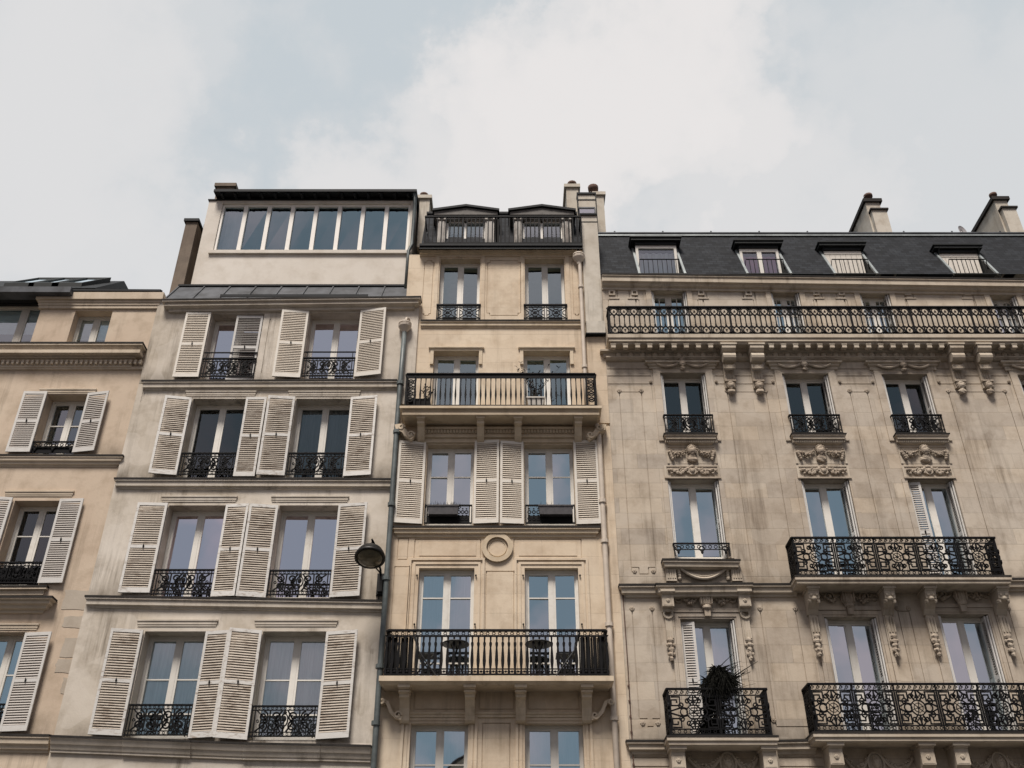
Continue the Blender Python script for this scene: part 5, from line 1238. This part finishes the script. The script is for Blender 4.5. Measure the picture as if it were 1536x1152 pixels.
    b.add([(XB34,1.15,zr),(XR,1.15,zr),(XR,9,zr+1.0),(XB34,9,zr+1.0)],[(0,1,2,3)]); b.add([(XB34+.004,Yr0,z0),(XB34+.004,1.15,zr),(XB34+.004,9,zr+1),(XB34+.004,9,z0)],[(0,1,2,3)])
    b.tube([(XB34,1.12,zr+.03),(XR,1.12,zr+.03)],.05,8,1); b.box(XB34,XR,1.06,1.11,zr-.09,zr-.04,2)
    for q in range(9): x = XB34+.6+q*1.35; b.blob((x,1.12,zr+.09),(.03,.03,.05),6,4,1)
    rf = s.part('roof', b, [M['slate'], M['zinc'], M['tinl']])
    for i, (xa, xb, zt, c) in enumerate(wins):
        r = rects[i]; zc = r[3]
        b = BX()
        yl = lambda z: Yr0+k*(z-z0)
        for x in (xa+.004, xb-.004):       # cheeks
            b.add([(x,yl(z0+.03)-.0,z0+.03),(x,1.3,z0+.03),(x,1.3,zc),(x,yl(zc)-.3,zc),(x,yl(zc-.25),zc-.25)],[(0,1,2,3,4)])
        b.box(xa+.005,xb-.005,yl(z0),1.3,z0+.0,z0+.03); b.box(xa+.01,xb-.01,Yd-.06,Yd+.06,zt+.002,zc+.05)
        d = s.part('dormer', b, M['tin'])
        b = BX(); b.box(xa-.10,xb+.10,.36,1.6,zc-.01,zc+.07); b.box(xa-.13,xb+.13,.33,1.6,zc+.07,zc+.10); b.build('dormer_roof', M['tin'], d)
        for x in (xa-.02, xb+.02): b = BX(); b.hexa([(x-.03,yl(z0)-.035,z0),(x+.03,yl(z0)-.035,z0),(x+.03,yl(z0)+.02,z0),(x-.03,yl(z0)+.02,z0),(x-.03,yl(zc)-.035,zc),(x+.03,yl(zc)-.035,zc),(x+.03,yl(zc)+.02,zc),(x-.03,yl(zc)+.02,zc)]); b.build('lead_trim', M['tinl'], d)
        wx0, wx1, wz0, wz1 = xa+.02, xb-.02, z0+.03, zt; xm = (wx0+wx1)/2
        if c is None:
            b = BX(); n = 7; p = (wx1-wx0)/n
            for q in range(n): b.box(wx0+p*q+.004,wx0+p*(q+1)-.004,Yd-.01+(.012 if q in (0,n-1) else 0)*0,Yd+.03,wz0,wz1)
            b.box(wx0,wx1,Yd+.031,Yd+.05,wz0,wz1); b.box(wx0+.0,wx1,Yd-.02,Yd-.011,wz1-.12,wz1-.02); b.build('board_shutter', [M['shutterw']], d)
        else:
            b = BX(); t = .07
            b.box(wx0,wx0+t,Yd-.02,Yd+.05,wz0,wz1); b.box(wx1-t,wx1,Yd-.02,Yd+.05,wz0,wz1); b.box(wx0+t,wx1-t,Yd-.02,Yd+.05,wz1-t*1.4,wz1); 
            if c == 'pink': b.box(xm-.06,xm+.06,Yd-.018,Yd+.05,wz0,wz1-t*1.4)
            b.build('frame', M['frame'], d)
            b = BX(); b.add([(wx0+t,Yd+.02,wz0),(wx1-t,Yd+.02,wz0),(wx1-t,Yd+.025,wz1-t),(wx0+t,Yd+.025,wz1-t)],[(0,1,2,3)]); b.build('pane', M['glass'], d)
            b = BX(); vs = []; n = 30
            for q in range(n+1): x = wx0+(wx1-wx0)*q/n; y = Yd+.10+.022*sin(q*1.3); vs += [(x,y,wz0),(x,y,wz1-.18)]
            b.add(vs,[(2*q,2*q+1,2*q+3,2*q+2) for q in range(n)]); b.build('curtain', M['pink' if c == 'pink' else 'curtain'], d)
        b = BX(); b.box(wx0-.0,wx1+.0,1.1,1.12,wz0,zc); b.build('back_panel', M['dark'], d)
        # little guard rail
        b = BX(); yg = Yr0+.16; h = .62; x0, x1 = xa+.02, xb-.02
        b.tube([(x0,yl(z0+.35)+.1,z0+.38),(x0+.03,yg,z0+h),(x1-.03,yg,z0+h),(x1,yl(z0+.35)+.1,z0+.38)],.016,6); b.box(x0,x1,yg-.008,yg+.008,z0+.06,z0+.075)
        for q in range(1,9): x = x0+(x1-x0)*q/9; b.box(x-.007,x+.007,yg-.007,yg+.007,z0+.03,z0+h)
        b.build('guard_rail', M['iron'], d)
    # ---- party chimneys running back over the roof
    def wallstack(l, r_, yt, Yc, dep, step=None):
        x0, x1 = PX(l,yt,Yc), PX(r_,yt,Yc); zt = P(l,yt,Yc)[1]; b = BX(); zb = zr-.5
        b.box(x0,x1,Yc,Yc+dep,zb,zt); b.box(x0-.07,x1+.07,Yc-.07,Yc+dep,zt,zt+.12,1)
        if step: b.box(x0-.12,x1-.02,Yc+dep*.0+.9,Yc+dep+1.6,zb,zt-step); b.box(x0-.18,x1,Yc+.85,Yc+dep+1.7,zt-step,zt-step+.1,1)
        else: b.box(x0+.05,x1+.07,Yc-.16,Yc+dep*.7,zb,zt-.45); b.box(x0+.01,x1+.12,Yc-.21,Yc+dep*.7,zt-.45,zt-.39,1)
        o = s.part('chimney', b, [M['stack'], M['flash']])
        return x0, x1, zt, o
    x0, x1, zt, o = wallstack(1298,1319,304,2.0,3.2)
    b = BX(); b.lathe((x0+x1)/2-.05,2.06,zt+.1,[(0,0),(.1,0),(.1,.16),(.13,.17),(.13,.25),(0,.25)],12); b.build('chimney_pot', M['pot'], o, True)
    x0, x1, zt, o = wallstack(1491,1510,301,1.5,2.6)
    b = BX(); b.lathe(x0+.06,1.55,zt+.1,[(0,0),(.09,0),(.09,.12),(.11,.13),(.11,.2),(0,.2)],12); b.build('chimney_pot', M['pot'], o, True)
    b = BX(); xk = x0-.02; b.box(xk-.12,x1-.1,4.1,6.2,zr-.3,zt-.5); b.box(xk-.18,x1-.05,4.05,6.3,zt-.5,zt-.38,1)
    o2 = s.part('chimney', b, [M['stack'], M['flash']])
    for yy_ in (4.6,5.1,5.6): b = BX(); b.lathe(xk+.05,yy_,zt-.4,[(0,0),(.13,0),(.13,.2),(.17,.22),(.17,.34),(0,.34)],10); b.build('chimney_pot', M['pot'], o2, True)
    b = BX(); b.box(x0+.15,x1+.9,1.35,3.4,zr-.4,zr+.35); b.box(x1+.3,XR,1.6,4,zr-.2,zr+.62,1)
    s.part('party_wall', b, [M['stack'], M['zinc']])
    # satellite dish
    xd, zd = P(1443,348,1.6); t = thing('satellite_dish', (xd,1.6,zd-.5), 'white satellite dish beside the right hand chimney of the slate roof', 'satellite dish')
    b = BX(); n = 20; vs = [(0,0,0)]; fs = []
    for i in range(1,5):
        for j in range(n): r_ = .2*i/4; vs.append((r_*cos(2*pi*j/n), .9*r_*r_, r_*1.0*sin(2*pi*j/n)))
    a = radians(30); rot = lambda x,y,z: (xd+x*cos(a)+y*sin(a), 1.6+x*sin(a)-y*cos(a), zd+z-.2*y)
    fs = [(0,1+j,1+(j+1)%n) for j in range(n)]+[(1+(i-1)*n+j,1+(i-1)*n+(j+1)%n,1+i*n+(j+1)%n,1+i*n+j) for i in range(1,4) for j in range(n)]
    b.add([rot(*v) for v in vs], fs); b.build('dish', M['dish'], t, True)
    b = BX(); b.tube([(xd,1.6,zd),(xd+.12,1.75,zd-.1),(xd+.14,1.8,zd-.7)],.025,8); b.tube([rot(0,0,-.18),rot(0,-.25,-.1)],.01,6); b.build('mast', M['tin'], t)
    # drooping dark palm on the single balcony
    xp, zp = PX(1072,1060,-.3), zs2a+.02; t = thing('potted_bush', (xp,-.3,zp), 'shaggy dark bush rising over the rail of the single window balcony', 'plant')
    b = BX(); b.lathe(xp,-.3,zp,[(0,0),(.13,0),(.18,.28),(.2,.3),(.19,.33),(0,.31)],14); b.build('pot', M['ironb'], t, True)
    b = BX(); b.tube([(xp,-.3,zp+.3),(xp+.02,-.34,zp+.7),(xp+.03,-.4,zp+1.2)],[.05,.04,.03],8); b.build('trunk', M['twig'], t)
    b = BX(); c = (xp+.07,-.42,zp+1.06); cl = [(-.10,0,-.10,.2),(.10,-.02,.06,.2),(.19,0,-.08,.16),(.02,-.03,.16,.13),(.04,.05,-.2,.2)]
    for i in range(2400):
        a = R.uniform(0,2*pi); e = R.uniform(-1.2,1.5); q = R.random()**.5; long_ = i < 26
        hang = i > 1950
        k_ = R.choice(cl); p = [c[0]+k_[0]+k_[3]*q*cos(a)*cos(e), c[1]+k_[1]+k_[3]*.8*q*sin(a)*cos(e), c[2]+k_[2]+k_[3]*q*sin(e)]
        if hang: u_ = R.random(); p = [c[0]-.05-.32*u_+R.uniform(-.07,.07), c[1]+R.uniform(-.02,.22), c[2]-.25-.75*u_]
        dx, dy, dz = cos(a)*R.uniform(.3,1), sin(a)*R.uniform(.2,.6), R.uniform(-.7,.55)
        if long_: a = R.uniform(-.9,.9); dx, dy, dz = 1.2*cos(a), -.2, .55+.5*sin(a)
        L = R.uniform(.14,.3)*(1.9 if long_ else 1); w = R.uniform(.012,.024)*(.5 if long_ else 1); dr = R.uniform(.2,.8)*(.2 if long_ else 1); vs = []
        for k in range(5):
            u = k/4; ww = w*(1-u*.85); x_, y_, z_ = p[0]+dx*L*u, p[1]+dy*L*u, p[2]+dz*L*u-dr*L*u*u
            vs += [(x_-dz*ww-.003,y_,z_+dx*ww),(x_+dz*ww+.003,y_,z_-dx*ww)]
        b.add(vs,[(2*k,2*k+1,2*k+3,2*k+2) for k in range(4)])
    b.build('fronds', M['leafd'], t)
    return s
house_stone()

# ================================================================== street lamp on the grey house
def wall_lamp():
    Yl = -1.0; x, z = P(555,836,Yl); xw, zw = PX(570.5,875,-.15), P(570,875,-.15)[1]
    t = thing('wall_lamp', (xw,-.06,zw-.2), 'round black street lantern on a bracket arm fixed to the grey white house', 'street lamp')
    tl = radians(-20); ct, st_ = cos(tl), sin(tl)
    rt = lambda px,py,pz: (x+px, Yl+py*ct-pz*st_, z+pz*ct+py*st_)
    def lathe(b, prof, n=28):
        b.xf = rt; b.lathe(0,0,0,prof,n); b.xf = None
    b = MB(); lathe(b,[(.30,-.035),(.315,-.03),(.315,.02),(.30,.03),(.285,.09),(.24,.17),(.17,.23),(.09,.26),(.05,.27),(.05,.31),(.065,.33),(.05,.37),(0,.38)]); lathe(b,[(.30,-.035),(.265,-.03),(.262,.0)]); b.build('hood', M['lampmetal'], t, True)
    b = MB(); lathe(b,[(.264,-.02),(.24,-.06),(.18,-.10),(.1,-.125),(0,-.13)]); b.build('glass_bowl', M['lampglass'], t, True)
    top = rt(0,0,.36)
    b = MB(); pts = []
    p0 = (xw,-.16,zw+.16); q0 = rt(.0,.30,.02)
    b.tube([p0,(xw-.01,-.22,zw+.28),(xw-.03,-.42,z+.12),(x+.05,-.75,z+.36),(x+.01,Yl+.02,z+.40),top],.024,8)
    b.tube([p0,(xw-.02,-.3,zw+.2),(x+.06,Yl+.36,z-.06),q0],.016,8); b.build('arm', M['lampmetal'], t, True)
    b = MB(); b.box(xw-.075,xw+.075,-.14,-.058,zw-.23,zw+.22); b.box(xw-.05,xw+.05,-.19,-.14,zw-.19,zw+.16); b.box(xw-.085,xw+.085,-.1,-.058,zw-.25,zw-.23); b.box(xw-.085,xw+.085,-.1,-.058,zw+.22,zw+.24); b.tube([(xw-.02,-.07,zw-.25),(xw-.04,-.07,zw-.6)],.012,6); b.build('wall_bracket', M['lampmetal'], t)
wall_lamp()

# ================================================================== houses across the street (only their reflection shows)
def opposite():
    Yo = -27.0; x0, x1, h = -26.0, 26.0, 10.2
    t = thing('terraced_building', (0,Yo,0), 'low gabled terrace across the street, mirrored in the lowest panes of the cream house', 'building')
    b = MB(); rc = []
    for f in range(3):
        for k in range(17): rc.append((x0+1+k*3.05,x0+2.2+k*3.05,.9+3.1*f,2.9+3.1*f,None))
    b.relief(x0,x1,0,h,0,rc,0,.25); b.v = [(x,Yo-y,z) for x,y,z in b.v]
    b.add([(x0,Yo,0),(x0,Yo-9,0),(x0,Yo-9,h),(x0,Yo,h)],[(0,1,2,3)]); b.add([(x1,Yo,0),(x1,Yo-9,0),(x1,Yo-9,h),(x1,Yo,h)],[(0,1,2,3)]); b.add([(x0,Yo-9,0),(x1,Yo-9,0),(x1,Yo-9,h),(x0,Yo-9,h)],[(0,1,2,3)])
    for k in range(9):
        xa = x0+k*5.78; b.prism([(xa+.3,h),(xa+5.4,h),(xa+2.85,h+1.9)], Yo-.3, Yo+.0)
    b.build('wall', M['b1'], t)
    b = MB()
    for k in range(9):
        xa = x0+k*5.78; b.add([(xa,Yo+.15,h-.15),(xa+2.85,Yo+.15,h+2.0),(xa+2.85,Yo-9,h+2.0),(xa,Yo-9,h-.15)],[(0,1,2,3)]); b.add([(xa+5.7,Yo+.15,h-.15),(xa+2.85,Yo+.15,h+2.0),(xa+2.85,Yo-9,h+2.0),(xa+5.7,Yo-9,h-.15)],[(0,1,2,3)])
    b.build('roof', M['tile'], t)
    b = MB()
    for r in rc: b.add([(r[0],Yo-.2,r[2]),(r[1],Yo-.2,r[2]),(r[1],Yo-.2,r[3]),(r[0],Yo-.2,r[3])],[(0,1,2,3)])
    o = b.build('window_panes', M['dark'], t); o['kind'] = 'stuff'
opposite()

# ================================================================== ground
def flat(name, x0,x1,y0,y1,z,mat):
    b = MB(); b.add([(x0,y0,z),(x1,y0,z),(x1,y1,z),(x0,y1,z)],[(0,1,2,3)]); o = b.build(name, mat); o['kind'] = 'structure'; return o
flat('ground', -600,600,-600,600,-.16,M['ground'])
flat('road', -90,90,-22,-4.3,-.135,M['asphalt'])
b = MB(); b.box(-90,90,-4.3,.2,-.15,0.0); o = b.build('pavement', M['paving']); o['kind'] = 'structure'
b = MB(); b.box(-90,90,-4.5,-4.303,-.15,-.003); o = b.build('kerb', M['kerb']); o['kind'] = 'structure'
b = MB(); b.box(-90,90,-30,-22,-.15,0.0); o = b.build('pavement', M['paving']); o['kind'] = 'structure'

# ================================================================== light, sky, camera
SUN_EL, SUN_AZ = radians(60), radians(196)       # azimuth clockwise from +Y
w = bpy.data.worlds.new('World'); bpy.context.scene.world = w; w.use_nodes = True
nt = w.node_tree; g = N(nt); bg = nt.nodes['Background']; out = nt.nodes['World Output']
sky = g.n('ShaderNodeTexSky', sky_type='NISHITA', sun_disc=False, sun_elevation=SUN_EL, sun_rotation=SUN_AZ, air_density=1.0, dust_density=2.5, ozone_density=1.0)
bg.inputs['Strength'].default_value = .08; g.l(sky.outputs[0], bg.inputs['Color'])
tc = g.n('ShaderNodeTexCoord').outputs['Generated']
def blob_(px, py, wdt, amp=1.0):
    d = Dir(px, py); L = math.sqrt(sum(c*c for c in d)); d = [c/L for c in d]
    dp = g.n('ShaderNodeVectorMath', operation='DOT_PRODUCT'); g.l(wob, dp.inputs[0]); dp.inputs[1].default_value = d
    mr = g.n('ShaderNodeMapRange', interpolation_type='SMOOTHERSTEP'); g.l(dp.outputs['Value'], mr.inputs['Value'])
    mr.inputs['From Min'].default_value = cos(radians(wdt)); mr.inputs['From Max'].default_value = 1.0; mr.inputs['To Max'].default_value = amp
    return mr.outputs['Result']
nz = g.n('ShaderNodeTexNoise'); nz.inputs['Scale'].default_value = 7; nz.inputs['Detail'].default_value = 7; nz.inputs['Roughness'].default_value = .58; g.l(tc, nz.inputs['Vector'])
sub = g.n('ShaderNodeVectorMath', operation='SUBTRACT'); g.l(nz.outputs['Color'], sub.inputs[0]); sub.inputs[1].default_value = (.5,.5,.5)
scl = g.n('ShaderNodeVectorMath', operation='SCALE'); g.l(sub.outputs[0], scl.inputs[0]); scl.inputs['Scale'].default_value = .42
add = g.n('ShaderNodeVectorMath', operation='ADD'); g.l(tc, add.inputs[0]); g.l(scl.outputs[0], add.inputs[1]); 
nrm = g.n('ShaderNodeVectorMath', operation='NORMALIZE'); g.l(add.outputs[0], nrm.inputs[0]); wob = nrm.outputs[0]
tot = None
for px, py, wd, am in ((60,190,15,.62),(160,330,11,.58),(900,170,11,1.0),(760,250,9,.9),(1040,200,8,.8),(1150,320,12,.6),(640,330,9,.7),(860,40,6,.7),(280,60,8,.4),(1420,300,16,.45),(20,420,12,.45),(1180,180,6,.4)):
    o = blob_(px, py, wd, am)
    if tot is None: tot = o
    else:
        a = g.n('ShaderNodeMath', operation='MAXIMUM'); g.l(tot, a.inputs[0]); g.l(o, a.inputs[1]); tot = a.outputs[0]
n2 = g.noise(tc, 4.3, 5, .5, .4)
back = g.n('ShaderNodeSeparateXYZ'); g.l(tc, back.inputs[0])
bk = g.ramp(n2, [(.43,0),(.6,1)])
isb = g.n('ShaderNodeMapRange'); g.l(back.outputs['Y'], isb.inputs['Value']); isb.inputs['From Min'].default_value = .1; isb.inputs['From Max'].default_value = -.2
veil = g.mix(isb.outputs['Result'], (.565,.612,.638), (.20,.25,.285))
cloudc = g.mix(isb.outputs['Result'], (.722,.712,.702), (.54,.42,.43))
cm = g.mix(isb.outputs['Result'], tot, bk)
col = g.mix(cm, veil, cloudc); isf = g.n('ShaderNodeMath', operation='SUBTRACT'); isf.inputs[0].default_value = 1; g.l(isb.outputs['Result'], isf.inputs[1]); hot = g.mix(1.0, g.ramp(tot, [(.3,0),(1,1)]), isf.outputs[0], 'MULTIPLY'); col = g.mix(hot, col, (.82,.79,.77))
zen = g.n('ShaderNodeMapRange', interpolation_type='SMOOTHSTEP'); g.l(back.outputs['Z'], zen.inputs['Value'])     # an overcast sky is brightest overhead
for a_, v_ in (('From Min',.72),('From Max',.98),('To Min',1.0),('To Max',1.8)): zen.inputs[a_].default_value = v_
bg2 = g.n('ShaderNodeBackground'); g.l(col, bg2.inputs['Color']); bg2.inputs['Strength'].default_value = 1.0
mx = g.n('ShaderNodeMixShader'); mx.inputs[0].default_value = .86; g.l(bg.outputs[0], mx.inputs[1]); g.l(bg2.outputs[0], mx.inputs[2]); g.l(mx.outputs[0], out.inputs['Surface'])
ld = bpy.data.lights.new('Sun', 'SUN'); ld.energy = 4.4; ld.angle = radians(18); ld.color = (1,.925,.85)
lo = bpy.data.objects.new('Sun', ld); C.objects.link(lo)
import mathutils
sd = mathutils.Vector((sin(SUN_AZ)*cos(SUN_EL), cos(SUN_AZ)*cos(SUN_EL), sin(SUN_EL)))
lo.rotation_euler = sd.to_track_quat('Z','Y').to_euler(); lo.location = (0,-30,40)
cd = bpy.data.cameras.new('Camera'); co = bpy.data.objects.new('Camera', cd); C.objects.link(co)
cd.sensor_width = 36; cd.lens = 36*F/1536; cd.clip_end = 5000; co.location = (0,-D,CZ); co.rotation_euler = (pi/2+TH,0,0)
sc = bpy.context.scene; sc.camera = co
sc.view_settings.view_transform = 'Standard'; sc.view_settings.look = 'None'; sc.view_settings.exposure = 0.17; sc.view_settings.gamma = 1
